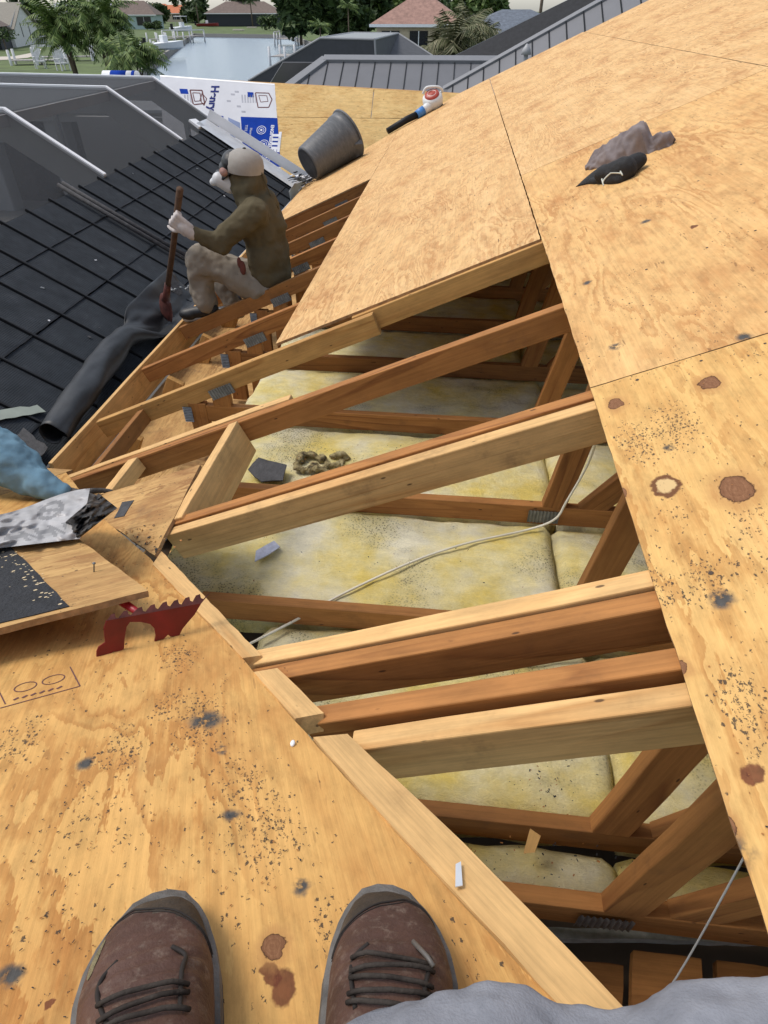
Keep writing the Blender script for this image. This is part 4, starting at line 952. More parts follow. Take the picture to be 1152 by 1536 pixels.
# ---- worker on the rafters
def worker():
    yl, yc, yr = 3.76, 3.93, 4.10
    pel = aty(404, 416, yc); che = aty(392, 338, yc); nk = aty(380, 300, yc); hd = aty(369, 264, yc)
    shl, shr = aty(384, 320, yl), aty(382, 318, yr)
    ell, wrl = aty(326, 364, 3.70), aty(284, 347, 3.64)
    elr, wrr = aty(345, 352, 4.25), aty(318, 372, 4.22)
    knl, anl = aty(300, 388, 3.79), aty(305, 452, 3.80); knr, anr = aty(322, 398, 4.16), aty(348, 452, 4.10)
    root = empty('person', Vector((pel.x, yc, z1(pel.x))), 'worker in olive hoodie and stone cap sitting on rafters holding shovel', 'person')
    face = Vector((-1, .15, -.12))
    blob('body', headparts(hd, face, 1.0, False)+[capsule(nk, hd, .055, .055), limb([pel, che, nk], [.08, .10, .055])]+[limb([shl, ell, wrl], [.05, .04, .03])]+[limb([shr, elr, wrr], [.05, .04, .03])]+[limb([pel, knl, anl], [.06, .05, .04]), limb([pel, knr, anr], [.06, .05, .04])], M['skin'], root, .012, 3)
    s_ = Vector((0, 1, 0))
    lean = (che-pel).normalized(); back = lean.cross(s_).normalized()
    if back.x < 0: back = -back
    ho = [ellips(pel.lerp(che, .12)+back*.0, (.140, .175, .14)), ellips(pel.lerp(che, .5)+back*.015, (.138, .180, .17)), ellips(che+back*.01, (.140, .185, .16)), ellips(che.lerp(nk, .55)+back*.02, (.125, .185, .10)),
          limb([shl+lean*.0, ell, wrl.lerp(ell, .08)], [.082, .062, .045]), limb([shr, elr, wrr], [.082, .062, .045]), capsule(shl, shr, .085, .085), capsule(ell, ell+Vector((.02, 0, -.02)), .07, .06)]
    ho += [capsule(nk-Vector((0, 0, .02)), hd-Vector((0, 0, .035)), .098, .10), ellips(hd+Vector((.022, 0, -.03)), (.092, .108, .10)), ellips(nk+back*.06, (.075, .11, .05))]
    hoodie = blob('hoodie', ho, M['olive'], root, .011, 5, [(.22, .05), (.085, .03), (.04, .012)])
    tube('hood_seam', spline([hd+Vector((.10, -.02, .03)), nk+Vector((.12, -.03, .03)), nk+back*.15-lean*.05]), .004, M['olive'], hoodie, 6)
    tr = [ellips(pel+Vector((-.02, 0, -.03)), (.145, .18, .12)), limb([pel+Vector((-.05, -.09, -.03)), knl, anl+Vector((0, 0, .03))], [.105, .088, .075]), limb([pel+Vector((-.05, .09, -.03)), knr, anr], [.105, .088, .075]), capsule(anl+Vector((0, 0, .08)), anl+Vector((.02, 0, .0)), .08, .078), capsule(knl, knl+Vector((.02, 0, -.05)), .09, .085)]
    tro = blob('trousers', tr, M['khaki'], root, .011, 6, [(.13, .04), (.055, .018)])
    mesh('red_rag', *merge([ellips(aty(364, 402, 3.75), (.02, .02, .045), None, 10), ellips(aty(359, 394, 3.75), (.014, .016, .034), None, 10)]), plain('rust_cloth', (.13, .04, .03), .9), tro, True)
    for an, yy in ((anl, 0), (anr, 0)):
        h = an+Vector((.05, 0, -.055)); t = an+Vector((-.13, -.01, -.085))
        sh = blob('shoe', [capsule(h, t, .045, .038), ellips(t+Vector((.02, 0, 0)), (.07, .045, .04)), capsule(h, h+Vector((-.02, 0, .06)), .045, .045)], M['shoe'], root, .008, 3)
        mesh('sole', *merge([capsule(h-Vector((0, 0, .035)), t-Vector((0, 0, .026)), .028, .03)]), plain('pale_sole', (.4, .38, .34), .7), sh, True)
    gd = (aty(262, 330, 3.62)-wrl)
    blob('glove', hand(wrl+gd*.1, gd, Vector((-.2, -1, .1)), 78, 1.05, -1, 0)+[capsule(wrl-gd*.2, wrl+gd*.3, .038, .036)], M['glove_pale'], root, .005, 2)
    blob('glove', hand(wrr, Vector((-.6, 0, -.5)), Vector((0, .5, .8)), 30, 1.1), M['glove_pale'], root, .006, 2)
    # cap
    cw = frame(hd+Vector((.0, 0, .035)), Vector((-1, .15, .10)), Vector((-.10, .02, 1)))
    cap = lathe('cap', [(.106, -.012), (.110, .02), (.104, .055), (.085, .083), (.05, .1), (.012, .106), (.0, .107)], M['cap_grey'], root, 28, cw)
    vs = []; fs = []
    fp = blob('front_panel', [ellips(cw @ Vector((.072, 0, .028)), (.068, .09, .066)), ellips(cw @ Vector((.105, 0, -.008)), (.055, .082, .05))], M['shoe'], cap, .007, 3)
    mk = plain('respirator_body', (.55, .56, .57), .5); cm = aty(329, 269, 3.90)
    blob('respirator', [capsule(cm, aty(346, 276, 3.92), .042, .055), capsule(cm+Vector((-.01, 0, -.005)), cm+Vector((-.04, 0, -.015)), .03, .022)], mk, root, .006, 3)
    tube('filter_disc', [aty(336, 259, 3.84), aty(334, 257, 3.81)], [.022, .020], plain('pink_filter', (.34, .20, .17), .8), root, 16)
    for i in range(9):
        a = R_(-62+124*i/8); vs += [(.10*math.cos(a), .10*math.sin(a), -.008), (.10*math.cos(a)+.085*math.cos(a*.8), .10*math.sin(a), -.03-.03*abs(math.sin(a)))]
    for i in range(8): fs.append((2*i, 2*i+1, 2*i+3, 2*i+2))
    o = mesh('peak', vs, fs, M['shoe'], cap, True, mw=cw); so = o.modifiers.new('t', 'SOLIDIFY'); so.thickness = .004
    mesh('button', *ellips(cw @ Vector((0, 0, .108)), (.011, .011, .006), None, 8), M['shoe'], cap, True)
    mesh('buckle_slot', *ellips(cw @ Vector((-.098, -.02, .012)), (.008, .02, .006), None, 8), M['shoe'], cap, True)
    return wrl
worker()
# ---- his shovel
def shovel():
    top = aty(270, 283, 3.60); bot = aty(250, 440, 3.98); d = (bot-top).normalized()
    root = empty('shovel', bot, 'old wooden handled shovel with rust red blade held upright in the trough', 'shovel')
    tube('handle', [top, top.lerp(bot, .5)+Vector((.004, 0, 0)), bot], [.019, .018, .018], lumber('weathered_handle', (.13, .075, .045), (.07, .035, .02), 6), root, 12)
    rb = plain('rusty_red_steel', (.11, .035, .028), .55, .2, var=.5, scale=25)
    tube('socket', [bot-d*.10, bot+d*.02, bot+d*.07], [.021, .024, .03], rb, root, 12)
    e = Vector((0.72, -.69, 0)); e = (e-d*e.dot(d)).normalized(); nn = e.cross(d).normalized(); vs = []; fs = []
    for i in range(7):
        t = i/6
        for j in range(7):
            q = j/3-1; wd = .045+.045*min(1, t*2.5); vs.append(bot+d*(.05+t*.19)+e*q*wd+nn*(.022*q*q-.01)-d*(.03*q*q*(t > .9)))
    for i in range(6):
        for j in range(6): a = i*7+j; fs.append((a, a+1, a+8, a+7))
    o = mesh('blade', vs, fs, rb, root, True); so = o.modifiers.new('t', 'SOLIDIFY'); so.thickness = .004
shovel()
# ---- the one reaching in from the side
def worker3():
    wr = aty(100, 750, 1.60)+Vector((0, 0, .005)); el = aty(-75, 636, 1.76); sh = el+Vector((-.16, -.05, .24)); nk = sh+Vector((-.19, .06, .08)); hd = nk+Vector((.03, .03, .17))
    pel = Vector((nk.x-.06, nk.y-.1, 0)); pel.z = ZC-.685-T*pel.y+.15
    root = empty('person', Vector((pel.x, pel.y, pel.z-.15)), 'worker in a blue long sleeved shirt reaching in with a dark glove', 'person')
    sr = nk+Vector((-.2, .05, -.06))
    blob('body', headparts(hd, Vector((1, .4, -.3)))+[limb([pel, nk, hd], [.12, .07, .055]), limb([sh, el, wr], [.05, .04, .03])], M['skin'], root, .014, 3)
    lo = (wr-el).normalized()
    blob('shirt', [limb([pel, pel.lerp(nk, .6), nk-Vector((0, 0, .05))], [.16, .17, .10]), capsule(sh, sr, .085, .085), limb([sh, el, el.lerp(wr, .45), el.lerp(wr, .80), wr-lo*.02], [.10, .105, .098, .062, .042]), limb([sr, sr+Vector((-.12, .1, -.24)), sr+Vector((.05, .25, -.36))], [.08, .065, .05])]
         + [capsule(el.lerp(wr, .78+.06*i)+Vector((0, 0, .004)), el.lerp(wr, .79+.06*i), .052-.004*i, .05-.004*i) for i in range(4)], M['blue_shirt'], root, .008, 3, [(.12, .05), (.05, .022)])
    blob('trousers', [ellips(pel, (.16, .19, .13)), limb([pel+Vector((-.05, .05, 0)), pel+Vector((-.2, .42, .03)), pel+Vector((-.2, .5, -.35))], [.1, .085, .07]), limb([pel+Vector((.05, .05, 0)), pel+Vector((.02, .40, .02)), pel+Vector((-.02, .5, -.33))], [.1, .085, .07])], M['shoe'], root, .014, 4)
    lathe('cap', [(.108, -.02), (.112, .02), (.105, .06), (.08, .09), (.04, .106), (0, .11)], M['cap_grey'], root, 24, frame(hd+Vector((0, 0, .035)), Vector((1, 0, 0)), Vector((0, 0, 1))))
    hd_ = hand(wr, aty(150, 762, 1.58)-wr+Vector((0, 0, -.01)), Vector((-.1, -.25, 1)), 22, 1.12, -1)
    blob('glove', hd_+[capsule(wr-lo*.04, wr+lo*.02, .036, .036)], M['glove_dark'], root, .005, 2)
worker3()
# ---- the photographer's boots and jeans
def boots():
    root = empty('person', on2(-.1, -.4, 0), 'seated person in muddy brown work boots and grey jeans on the deck', 'person')
    k = NT('brown_leather'); v = k.rnd(); n_ = k.noise(v, 16.0, 5.0, .65); sc_ = k.noise(v, 70.0, 5.0, .7)
    c = k.ramp(n_, [(.3, (.055, .028, .02)), (.55, (.09, .046, .034)), (.75, (.13, .075, .053))]).outputs[0]
    c = k.mix(k.ma('MULTIPLY', k.step(sc_, .5, .72), .55), c, (.20, .15, .115)); k.bump(k.ma('ADD', k.noise(v, 240.0, 4.0, .6), k.ma('MULTIPLY', n_, 1.4)), .35, .004)
    lea = k.out(c, .62, 0, .3)
    k = NT('toe_leather'); v = k.rnd(); n_ = k.noise(v, 22.0, 6.0, .7)
    toe = k.out(k.ramp(n_, [(.3, (.032, .025, .019)), (.55, (.058, .044, .032)), (.75, (.12, .10, .078))]).outputs[0], .7, 0, .25); k.bump(k.noise(v, 200.0, 5.0, .6), .4, .004)
    rub = plain('dusty_rubber', (.115, .108, .10), .8, var=.45, scale=22, bump=.3, bscale=150); drk = plain('dark_sole', (.016, .014, .013), .7, var=.4, scale=40); lac = cloth('boot_lace', (.022, .018, .016), (.07, .06, .052), 40)
    seam = plain('dark_seam', (.014, .010, .008), .8); mud = plain('dry_mud', (.20, .17, .09), .95, var=.35, scale=60, bump=.8, bscale=200)  # seam: near-black brown for the stitched seams and eyelet edges
    prof = [(0, .004, .022), (.004, .017, .034), (.012, .028, .044), (.026, .039, .054), (.045, .048, .062), (.07, .0555, .068), (.10, .059, .078), (.13, .0575, .092), (.16, .054, .098), (.19, .050, .104), (.22, .047, .108), (.26, .044, .108), (.29, .034, .10), (.305, .012, .09)]
    def at(t, col):
        for (a, b) in zip(prof[:-1], prof[1:]):
            if a[0] <= t <= b[0]: f = (t-a[0])/(b[0]-a[0]); return a[col]+(b[col]-a[col])*f
        return prof[-1][col]
    def boot(tx, ty, hx, hy, side):
        o = s2(tx, ty, 0); h = s2(hx, hy, 0); f = (o-h).normalized(); rx = f.cross(E2).normalized()
        mw = frame(o+E2*.0065-f*.034, rx, E2)
        def cxo(t): return side*.010*math.sin(min(1, t/.2)*math.pi*.9)
        def sp(t, th, lift=0.0):
            w_, h_ = at(t, 1), at(t, 2); c_, s__ = math.cos(th), math.sin(th); e = .72
            x = cxo(t)+(w_+lift)*(abs(c_)**e)*(1 if c_ >= 0 else -1); z = .028+(h_-.028+lift)*(abs(s__)**.85)
            cr = .0018*noise.noise(Vector((x*60, t*70, side*3)))+(.0024*math.sin(t*330+x*30)*max(0, min(1, (t-.075)/.03)) if t < .14 else 0)
            return Vector((x, -t, z+cr*s__))
        ts = [i*.305/60 for i in range(61)]; ths = [R_(180*j/28) for j in range(29)]; vs = []; fs = []; fm = []
        for t in ts:
            for th in ths: vs.append(sp(t, th))
        n = len(ths)
        def seamt(th): a = math.degrees(th); a = a if side > 0 else 180-a; return .030+.062*max(0, (a-70)/110)**1.2+.02*max(0, (70-a)/70)**2
        for i in range(len(ts)-1):
            for j in range(n-1): a = i*n+j; fs.append((a, a+1, a+n+1, a+n)); fm.append(1 if ts[i] < seamt(ths[j]) else 0)
        upper = mesh('boot_upper', vs, fs, None, None, True, mw=mw, mats=[lea, toe], fm=fm); put(upper, root); upper.name = 'boot'
        def outl(off, z): 
            a = [Vector((cxo(t)+at(t, 1)+off, -t+(off if t < .01 else 0), z)) for t in [i*.305/40 for i in range(41)]]
            b = [Vector((cxo(t)-at(t, 1)-off, -t+(off if t < .01 else 0), z)) for t in [i*.305/40 for i in range(40, -1, -1)]]
            return a+b
        def slab(name, layers, mat):
            vs = []; fs = []
            for (off, z) in layers: vs += outl(off, z)
            m_ = len(vs)//len(layers)
            for L in range(len(layers)-1):
                for i in range(m_): fs.append((L*m_+i, L*m_+(i+1) % m_, (L+1)*m_+(i+1) % m_, (L+1)*m_+i))
            fs += [tuple(range(m_-1, -1, -1)), tuple(range((len(layers)-1)*m_, len(layers)*m_))]
            return mesh(name, vs, fs, mat, upper, False, mw=mw)
        slab('outsole', [(.002, 0), (.0065, .003), (.0072, .012), (.005, .014)], drk)
        slab('midsole', [(.0055, .0135), (.0068, .022), (.0045, .036), (-.004, .041)], rub)
        pts = [mw @ sp(seamt(th), th, .0006) for th in ths[1:-1]]
        tube('stitched_seam', pts, .0011, seam, upper, 6)
        pts = [mw @ sp(seamt(th)+.004, th, .0003) for th in ths[1:-1]]; tube('stitched_seam', pts, .0006, seam, upper, 5)
        # tongue opening and laces
        for q, a in enumerate((62, 118)):
            tube('eyelet_edge', spline([mw @ sp(.10, R_(90+(a-90)*.55), .0), mw @ sp(.112, R_(a), .001), mw @ sp(.135, R_(a+3), .0005), mw @ sp(.17, R_(90+(a-90)*.8), .0)]), .0022, seam, upper, 6)
        for q in range(5 if side > 0 else 3):
            t = (.116 if side > 0 else .145)+.012*q
            pts = [mw @ (sp(t+.005*math.sin(u*math.pi)*(1 if side > 0 else .6)+.004*(u if q % 2 else 1-u), R_(60+60*u), .003+.003*math.sin(u*math.pi))) for u in [i/8 for i in range(9)]]
            tube('lace', pts, .0021, lac, upper, 7)
        if side > 0: tube('lace_end', [mw @ sp(.10, R_(80), .006), mw @ sp(.12, R_(70), .009), mw @ sp(.128, R_(64), .008)], .0022, plain('lace_tip', (.11, .10, .09), .5), upper, 7)
        if side < 0:
            pat = [sp(.075+.022*math.cos(a)*r, R_(140)+.13*math.sin(a)*r, .0006+.001*(1-r)) for r in (1.0, .5) for a in [i*.52 for i in range(12)]]
            mesh('mud_patch', [mw @ p for p in pat]+[mw @ sp(.075, R_(140), .002)], [(i, (i+1) % 12, 12+(i+1) % 12, 12+i) for i in range(12)]+[(12+i, 12+(i+1) % 12, 24) for i in range(12)], mud, upper, True)
        return mw
    ml = boot(245, 1348, 243, 1560, -1)
    mr = boot(577, 1337, 566, 1560, 1)
    def dp(px, py, d): return CAM+ray(px, py)*d
    rl_ = [(575, 1618, .47, .050), (655, 1620, .465, .056), (760, 1622, .46, .058), (862, 1650, .455, .052), (960, 1640, .45, .054), (1075, 1626, .44, .056), (1220, 1612, .43, .058)]
    parts = []
    for (a, b) in zip(rl_[:-1], rl_[1:]): parts.append(capsule(dp(a[0], a[1], a[2]), dp(b[0], b[1], b[2]), a[3], b[3], 16))
    kn = dp(1330, 1680, .43); parts.append(limb([kn, Vector((.28, -.35, ZC-.55)), Vector((.08, -.68, ZC-.52))], [.06, .085, .11]))
    al = ml @ Vector((0, -.285, .10)); parts.append(limb([al, Vector((-.40, -.34, ZC-.42)), Vector((-.16, -.68, ZC-.52))], [.06, .075, .11])); ar = mr @ Vector((0, -.285, .10)); parts.append(capsule(ar, dp(600, 1660, .47), .045, .045))
    parts.append(ellips(Vector((-.04, -.74, ZC-.50)), (.19, .16, .13)))
    blob('trousers', parts, M['denim'], root, .006, 8, [(.08, .026), (.03, .006)])
boots()
# ================================================================== grounds and water
M['lawn'] = plain('lawn', (.085, .12, .03), .95, var=.4, scale=.35)
def water_mat():
    k = NT('canal_water'); v = k.oc()
    k.bump(k.noise(k.sc(v, 1, 2.2, 1), .55, 4.0, .6), .35, .25)
    return k.out((.10, .15, .20), .22, 0, .5)
M['water'] = water_mat()
fl_, fr_ = atz(291, 51, 0), atz(432, 53, 0)
cq = [Vector((-2, 24, 0)), Vector((-3, 60, 0)), fr_, fl_, Vector((-27, 58, 0)), Vector((-22, 24, 0))]
G = 3000.0
outer = [Vector((G, -G, 0)), Vector((G, 100, 0)), Vector((G, G, 0)), Vector((-G, G, 0)), Vector((-G, 100, 0)), Vector((-G, -G, 0))]
vs = [tuple(p) for p in cq+outer]; fs = [(i, 6+i, 6+(i+1) % 6, (i+1) % 6) for i in range(6)]
tag(mesh('ground', vs, fs, M['lawn']), 'lawns and yards along the canal', None, None, 'structure')
tag(mesh('water', [(p.x*1, p.y, -.55) for p in [Vector((5, 18, 0)), Vector((5, 70, 0)), fr_+Vector((8, 4, 0)), fl_+Vector((-8, 4, 0)), Vector((-40, 60, 0)), Vector((-40, 18, 0))]], [(0, 1, 2, 3, 4, 5)], M['water']), 'blue grey canal water', None, None, 'structure')
vs = []; fs = []
for i in range(6):
    a, b = cq[i], cq[(i+1) % 6]; q = len(vs); vs += [tuple(a+Vector((0, 0, .12))), tuple(b+Vector((0, 0, .12))), tuple(b+Vector((0, 0, -1))), tuple(a+Vector((0, 0, -1)))]; fs.append((q, q+1, q+2, q+3))
o = mesh('seawall', vs, fs, plain('seawall_concrete', (.3, .28, .25), .9)); o.modifiers.new('t', 'SOLIDIFY').thickness = .3; tag(o, 'low concrete seawall edging the canal', 'seawall')
tag(mesh('patio', [(-9.5, -2, .01), (-1.3, -2, .01), (-1.3, 17, .01), (-22, 30, .01), (-22, 8, .01)], [(0, 1, 2, 3, 4)], plain('patio_concrete', (.28, .27, .25), .9, scale=.6)), 'concrete patio', None, None, 'structure')
M['path'] = plain('path_concrete', (.5, .45, .38), .9)
# ---- houses
def hroof(x0, x1, y0, y1, ze, zr, hip):
    cx_, cy_ = (x0+x1)/2, (y0+y1)/2
    if (x1-x0) >= (y1-y0): a, b = (x0+hip, cy_), (x1-hip, cy_)
    else: a, b = (cx_, y0+hip), (cx_, y1-hip)
    vs = [(x0, y0, ze), (x1, y0, ze), (x1, y1, ze), (x0, y1, ze), (a[0], a[1], zr), (b[0], b[1], zr)]
    fs = [(0, 1, 5, 4), (1, 2, 5), (2, 3, 4, 5), (3, 0, 4)] if (x1-x0) >= (y1-y0) else [(0, 1, 4), (1, 2, 5, 4), (2, 3, 5), (3, 0, 4, 5)]
    return vs, fs+[(3, 2, 1, 0)]
DARK = plain('dark_window', (.012, .014, .018), .15)
def bhouse(name, cx_, cy_, wx, wy, zw, zr, hip, wallm, roofm, label, rz=0.0, wins=3, front=None):
    root = empty(name, (cx_, cy_, 0), label, 'house'); root.rotation_euler.z = rz; bpy.context.view_layer.update()
    mw = Matrix.Translation((cx_, cy_, 0)) @ Matrix.Rotation(rz, 4, 'Z')
    box('wall', -wx/2, wx/2, -wy/2, wy/2, 0, zw, wallm, root, mw=mw)
    vs, fs = hroof(-wx/2-.6, wx/2+.6, -wy/2-.6, wy/2+.6, zw-.02, zr, hip); mesh('roof', vs, fs, roofm, root, mw=mw)
    box('fascia', -wx/2-.62, wx/2+.62, -wy/2-.62, -wy/2-.6, zw-.22, zw, M['white_al'], root, mw=mw)
    for i in range(wins):
        u = -wx/2+wx*(i+.5)/wins
        wi = box('window', u-wx/wins*.32, u+wx/wins*.32, -wy/2-.06, -wy/2-.01, .9 if not front else .3, zw-.5, front or DARK, root, mw=mw)
        if not front: box('window_frame', u-.04, u+.04, -wy/2-.09, -wy/2-.062, .9, zw-.5, M['white_al'], wi, mw=mw)
    return root, mw
RB = plain('brown_shingle', (.16, .12, .10), .9, var=.2, scale=1.5); RO = plain('terracotta_tile', (.48, .15, .06), .8, var=.2, scale=2); RG = plain('grey_metal_roof', (.30, .31, .33), .45, var=.05); RP = plain('rose_shingle', (.32, .19, .15), .9, var=.25, scale=3); RS = plain('slate_blue_shingle', (.12, .14, .17), .85, var=.3, scale=4); RT_ = plain('tan_shingle', (.24, .22, .18), .9, var=.15)
CREAM = plain('cream_wall', (.5, .42, .3), .9); WHITE = plain('white_wall', (.66, .66, .65), .9); TEAL = plain('pale_teal_wall', (.35, .45, .44), .9); SCRN = plain('dark_lanai_screen', (.022, .026, .034), .7)
def gp(px, py): return atz(px, py, 0)
p = gp(362, 40); bhouse('far_house', p.x, p.y+8, 26, 14, 3.6, 6.8, 7, SCRN, RB, 'far brown roofed house with a long dark screened porch', R_(10), 3, SCRN)
p = gp(258, 33); bhouse('far_house', p.x-2, p.y+8, 22, 12, 3.3, 6.4, 5, CREAM, RO, 'cream house with orange tiled roof across the canal', R_(8), 4)
p = gp(216, 26); bhouse('far_house', p.x-6, p.y+40, 30, 14, 4.2, 8.6, 6, CREAM, RO, 'house with a second orange roof behind the first', R_(8), 4)
p = gp(198, 44); bhouse('far_house', p.x, p.y+5, 13, 11, 3.4, 6.6, 4, TEAL, RB, 'pale teal house with brown roof behind the leafy palms', R_(10), 2)
p = gp(112, 40); bhouse('far_house', p.x, p.y+12, 26, 14, 3.9, 6.6, 4, WHITE, RG, 'house with grey metal roof behind the dark porch', R_(15), 3)
p = ray(633, 40); p = p*(78/p.y); bhouse('far_house', p.x, 78, 8, 10, 3.4, 5.9, 4, CREAM, RP, 'house with rose coloured shingle roof between the trees', R_(0), 3)
p = ray(772, 40); p = p*(62/p.y); bhouse('far_house', p.x, 62, 9, 9, 2.9, 4.45, 4, WHITE, RS, 'house with slate blue shingles beside the queen palms', R_(6), 3)
# white gable end by the lawn
def gable():
    a, b = gp(27, 71), gp(60, 64); c = (a+b)/2; d = (b-a).normalized(); L = (b-a).length+1.5; n_ = Vector((d.y, -d.x, 0))
    root = empty('gabled_house', c, 'white gabled house with two narrow windows beside the lawn', 'house')
    mw = frame(c, d, Vector((0, 0, 1))); H, Rg = 2.7, 5.3; D_ = 16
    def pr(x0, x1, z0, z1_, y0, y1): return boxv(x0, x1, y0, y1, z0, z1_)
    vs = [(-L/2, 0, 0), (L/2, 0, 0), (L/2, 0, H), (0, 0, Rg), (-L/2, 0, H), (-L/2, D_, 0), (L/2, D_, 0), (L/2, D_, H), (0, D_, Rg), (-L/2, D_, H)]
    mesh('wall', vs, [(0, 1, 2, 3, 4), (9, 8, 7, 6, 5), (1, 6, 7, 2), (0, 4, 9, 5)], WHITE, root, mw=mw)
    e = .7; vs = [(-L/2-e, -.5, H-e*.7), (0, -.5, Rg+.08), (L/2+e, -.5, H-e*.7), (-L/2-e, D_, H-e*.7), (0, D_, Rg+.08), (L/2+e, D_, H-e*.7)]
    o = mesh('roof', vs, [(0, 1, 4, 3), (1, 2, 5, 4)], RT_, root, mw=mw); o.modifiers.new('t', 'SOLIDIFY').thickness = .15
    for x in (-L*.14, L*.16): wi = box('window', x-.25, x+.25, -.05, -.01, 1.1, 2.9, DARK, root, mw=mw); box('window_frame', x-.03, x+.03, -.08, -.052, 1.1, 2.9, M['white_al'], wi, mw=mw)
    box('air_conditioner', L*.30, L*.55, -1.1, -.2, 0, .9, M['grey_al'], root, .04, mw=mw)
    box('dark_porch_wall', -L/2-7, -L/2-.02, .5, 8, 0, 2.6, SCRN, root, mw=mw)
    vs, fs = hroof(-L/2-7.6, -L/2-.1, 0, 8.4, 2.6, 4.4, 2.5); mesh('porch_roof', vs, fs, RB, root, mw=mw)
    return root
gable()
p = gp(90, 60)
def porch():
    c = gp(88, 59); root = empty('screened_porch', c, 'black framed screened porch beside the white gabled house', 'screen porch'); mw = Matrix.Translation(c) @ Matrix.Rotation(R_(25), 4, 'Z')
    box('dark_interior', -4.5, 4.5, 1.5, 6, 0, 2.9, SCRN, root, mw=mw); vs, fs = hroof(-5, 5, -.3, 6.4, 2.95, 4.3, 2.2); mesh('screen_roof', vs, fs, SCRN, root, mw=mw)
    for i in range(8): box('post', -4.5+i*9/7-.05, -4.5+i*9/7+.05, -.05, .05, 0, 2.94, M['black'], root, mw=mw)
    for z in (.9, 2.0): box('rail', -4.5, 4.5, -.03, .03, z, z+.08, M['black'], root, mw=mw)
    box('terrace', -4.5, 4, -4.5, -.4, 0, .06, M['path'], root, mw=mw)
porch()
# garden path and planting bed
pts = [gp(*q) for q in ((-40, 86), (20, 85), (46, 80), (56, 75), (48, 72), (62, 74), (58, 82), (42, 87), (10, 90), (-40, 92))]
tag(mesh('garden_path', [tuple(p_+Vector((0, 0, .03))) for p_ in pts], [tuple(range(len(pts)))], M['path']), 'curved pale garden path', None, None, 'structure')
# ---- foliage
def leafmat(name, a, b, c_):
    k = NT(name); v = k.n('TexCoord').outputs['Object']
    g = k.n('NewGeometry'); r = g.outputs['Random Per Island']
    return k.out(k.ramp(r, [(.1, a), (.55, b), (.95, c_)]).outputs[0], .6, 0, .25)
LV = [leafmat('dark_leaf', (.022, .042, .014), (.045, .078, .024), (.09, .13, .04)), leafmat('mid_leaf', (.035, .065, .018), (.075, .12, .03), (.13, .18, .05)), leafmat('palm_leaf', (.045, .085, .02), (.10, .16, .035), (.19, .25, .07)), leafmat('dusty_palm_leaf', (.045, .055, .02), (.11, .12, .05), (.24, .22, .13))]
BARK = plain('bark', (.12, .09, .065), .95, var=.3, scale=5)
def leaves(centers, n, ls):
    vs = []; fs = []
    for _ in range(n):
        c, r = random.choice(centers); d = Vector((random.gauss(0, 1), random.gauss(0, 1), random.gauss(0, 1))).normalized()*r.x*(random.random()**.4); p = c+Vector((d.x, d.y, d.z*r.y/r.x))
        u = Vector((random.gauss(0, 1), random.gauss(0, 1), random.gauss(0, .6))).normalized(); w_ = u.cross(Vector((random.gauss(0, 1), random.gauss(0, 1), random.gauss(0, 1)))).normalized(); s_ = ls*random.uniform(.6, 1.4); b = len(vs)
        vs += [p-u*s_, p+w_*s_*.45, p+u*s_, p-w_*s_*.45]; fs.append((b, b+1, b+2, b+3))
    return vs, fs
def tree(x, y, h, r, mat, label, n=2600, ls=.28, trunk=.2, group=None):
    root = empty('tree', (x, y, 0), label, 'tree', group)
    cs = []
    for _ in range(16):
        a = random.random()*6.283; q = r*math.sqrt(random.random())*.75; z = h-r*.55+random.uniform(-1, .55)*r*.8; cs.append((Vector((x+q*math.cos(a), y+q*math.sin(a), max(z, h*.25))), Vector((r*random.uniform(.28, .48), r*random.uniform(.22, .38), 0))))
    pr = [tubev([(x, y, 0), (x+.1, y, h*.3), (x, y+.1, h*.6)], [trunk*1.3, trunk, trunk*.6], 8)]
    for c, _ in cs[:7]: pr.append(tubev([(x, y, h*.35), Vector((x, y, h*.4)).lerp(c, .5)+Vector((0, 0, .2)), c], [trunk*.5, trunk*.3, trunk*.1], 6))
    vs, fs = merge(pr); mesh('trunk', vs, fs, BARK, root, True)
    vs, fs = leaves(cs, n, ls); mesh('crown', vs, fs, mat, root); return root
def frond(p, az, el, L, droop, lw, seg=14):
    vs = []; fs = []; d = Vector((math.cos(az)*math.cos(el), math.sin(az)*math.cos(el), math.sin(el))); q = Vector(p); side = Vector((-math.sin(az), math.cos(az), 0)); rib = []
    for i in range(seg+1):
        t = i/seg; rib.append(q.copy()); q = q+d*L/seg; d = (d+Vector((0, 0, -droop/seg))).normalized()
        if i > 1:
            wl = lw*math.sin(math.pi*min(1, .12+t*.88))**.7
            for s_ in (-1, 1):
                tip = rib[-1]+side*s_*wl*random.uniform(.8, 1.1)+d*wl*.55-Vector((0, 0, wl*random.uniform(.35, .75))); b = len(vs); wd = L/seg*.42
                vs += [rib[-1]-d*wd, rib[-1]+d*wd, tip]; fs.append((b, b+1, b+2))
    v2, f2 = tubev(rib, [.02*L/2*(1-i/(seg+1))+.006 for i in range(seg+1)], 4); return merge([(vs, fs), (v2, f2)])
